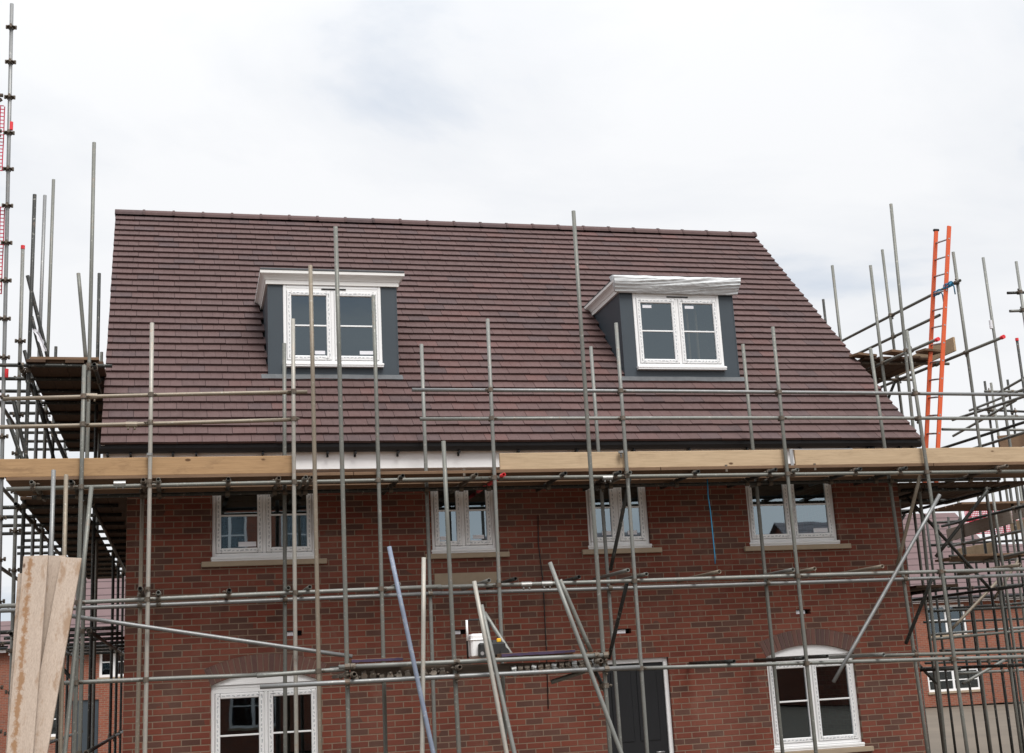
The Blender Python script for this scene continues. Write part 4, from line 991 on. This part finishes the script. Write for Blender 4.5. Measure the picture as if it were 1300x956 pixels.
# ------------------------------------------------------------------ other houses of the estate
def estate_house(label, x0, x1, yf, dep, ze, zr, wins, face=-1, group='houses of the estate beyond', roofm=None, doors=()):
    """brick house with its ridge along X; face=-1 looks towards -Y"""
    h = thing('brick_house', label, 'house', ((x0+x1)/2, yf, 0), group); yb = yf-face*dep; ym = (yf+yb)/2; s = face
    bm = bmesh.new(); wall_holes(bm, x0, x1, 0, ze, wins+list(doors), lambda u, z, d: (u, yf-s*d, z), .12); obj('front_wall', bm, BGB, h)
    for X in (x0, x1):
        bm = bmesh.new(); bm.faces.new([bm.verts.new((X, y, z)) for y, z in ((yf, 0), (yb, 0), (yb, ze), (ym, zr-.15), (yf, ze))]); obj('gable_wall', bm, BGBS, h)
    bm = bmesh.new(); bm.faces.new([bm.verts.new((x, yb, z)) for x, z in ((x0, 0), (x1, 0), (x1, ze), (x0, ze))]); obj('rear_wall', bm, BGB, h)
    bm = bmesh.new(); ov = .35; k = (zr-ze)/abs(ym-yf)
    for ya, sg in ((yf, s), (yb, -s)):
        for t0, t1 in ((0, .0), (.001, -.08)):
            bm.faces.new([bm.verts.new((x, y, z+t1)) for x, y, z in ((x0-.2, ya+sg*ov, ze-k*ov+.1), (x1+.2, ya+sg*ov, ze-k*ov+.1), (x1+.2, ym, zr+.02), (x0-.2, ym, zr+.02))])
    obj('roof', bm, roofm or PKROOF, h)
    bm = bmesh.new(); box(bm, x0-.15, x1+.15, min(yf+s*.02, yf+s*.30), max(yf+s*.02, yf+s*.30), ze-.30, ze-.06); obj('fascia', bm, WHITE, h)
    bm = bmesh.new(); tube_bm(bm, ((x0-.15, yf+s*.38, ze-.12), (x1+.15, yf+s*.38, ze-.12)), .06, 8, False); obj('gutter', bm, BLACK, h)
    for (a, b, c, d) in wins:
        wn = node('window', h, ((a+b)/2, yf, c)); bm = bmesh.new(); y0_, y1_ = sorted((yf-s*.04, yf-s*.10))
        rect_loop(bm, a, b, c, d, .09, y0_, y1_, 0)
        if b-a > .8: box(bm, (a+b)/2-.05, (a+b)/2+.05, y0_, y1_, c+.09, d-.09)
        obj('window_frame', bm, UPVC, wn)
        bm = bmesh.new(); bm.faces.new([bm.verts.new((x, yf-s*.07, z)) for x, z in ((a+.09, c+.09), (b-.09, c+.09), (b-.09, d-.09), (a+.09, d-.09))]); obj('glass_pane', bm, GLASS, wn)
        bm = bmesh.new(); box(bm, a+.09, b-.09, *sorted((yf-s*.066, yf-s*.056)), (c+d)/2-.02, (c+d)/2+.02); obj('glazing_bar', bm, UPVC, wn)
        bm = bmesh.new(); box(bm, a-.06, b+.06, *sorted((yf+s*.05, yf-s*.04)), c-.09, c-.004); obj('window_sill', bm, STONE, wn)
    for (a, b, c, d) in doors:
        bm = bmesh.new(); box(bm, a+.01, b-.01, *sorted((yf-s*.05, yf-s*.10)), c, d-.01); obj('door', bm, SLATE, h)
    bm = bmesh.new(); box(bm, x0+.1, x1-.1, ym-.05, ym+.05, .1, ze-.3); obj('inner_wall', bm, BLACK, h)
    return h
YFAR = 33
xl = at(20, 780, YFAR).x; xr = at(262, 780, YFAR).x; wl = at(126, 850, YFAR).x
zl = lambda px, py, Y=YFAR: at(px, py, Y).z
estate_house('distant brick house with pinkish roof glimpsed behind the left gable scaffold', xl, xr, YFAR, 9, zl(140, 816), zl(140, 733, YFAR+4.5), [(wl, wl+1.0, zl(130, 860), zl(130, 822)), (xl+.8, xl+1.7, .9, 2.1)], doors=[(xl+2.0, xl+2.9, .05, 2.1)])
x2 = at(24, 800, 46).x
estate_house('far low brick house with pinkish roof cut off by the left edge', x2-9, x2, 46, 9, zl(10, 820, 46), zl(10, 789, 50.5), [(x2-3, x2-1.8, .9, 2.2), (x2-6, x2-4.8, .9, 2.2)])
xc0 = at(1100, 760, YFAR).x; xc1 = at(1265, 760, YFAR).x
wz = (zl(1200, 806), zl(1200, 768)); wa, wb = at(1177, 790, YFAR).x, at(1227, 790, YFAR).x
estate_house('distant brick house with pinkish roof seen through the scaffold right of the gable', xc0-2, xc1+1.6, YFAR, 10, zl(1205, 756), zl(1190, 652, YFAR+5), [(wa, wb, wz[0], wz[1]), (wa-.3, wb+.3, .6, 1.5)])
xd = at(1275, 760, YFAR+3).x+2.2
estate_house('distant brick house with lower pinkish roof at the right edge', xd, xd+12, YFAR+3, 9, zl(1285, 766, YFAR+3), zl(1285, 690, YFAR+7), [(xd+2.2, xd+3.6, 2.6, 3.7), (xd+6, xd+7.4, 2.6, 3.7), (xd+2.2, xd+3.6, .7, 1.6)])
# across the road, behind the photographer: mirrored in the window panes
estate_house('tall brick house across the road mirrored in the lower left window', -9, 5.7, -30, 9, 9.4, 12.6, [(1.6, 2.8, 6.7, 8.3), (4.0, 5.0, 6.7, 8.3), (-3, -1.8, 6.7, 8.3), (-6, -4.6, 6.7, 8.3), (-6, -4.6, 3.8, 5.1), (1.6, 2.8, 3.8, 5.1), (-6, -4.4, .9, 2.3), (2.2, 3.8, .9, 2.3)], 1, 'houses across the road', None, [(-1.2, -.2, .05, 2.1)])
estate_house('low dark roofed brick house across the road mirrored in the lower middle window', 15, 24, -40, 10, 5.2, 8.9, [(16.5, 17.9, 3.2, 4.4), (20, 21.4, 3.2, 4.4), (20, 21.4, .9, 2.2)], 1, 'houses across the road', DKROOF, [(17, 18, .05, 2.1)])
estate_house('low dark roofed brick house across the road mirrored in the lower right window', 30.6, 42, -40, 10, 5.4, 9.2, [(31, 32.4, 3.2, 4.4), (36, 37.4, 3.2, 4.4), (36, 37.4, .9, 2.2)], 1, 'houses across the road', DKROOF, [(32, 33, .05, 2.1)])
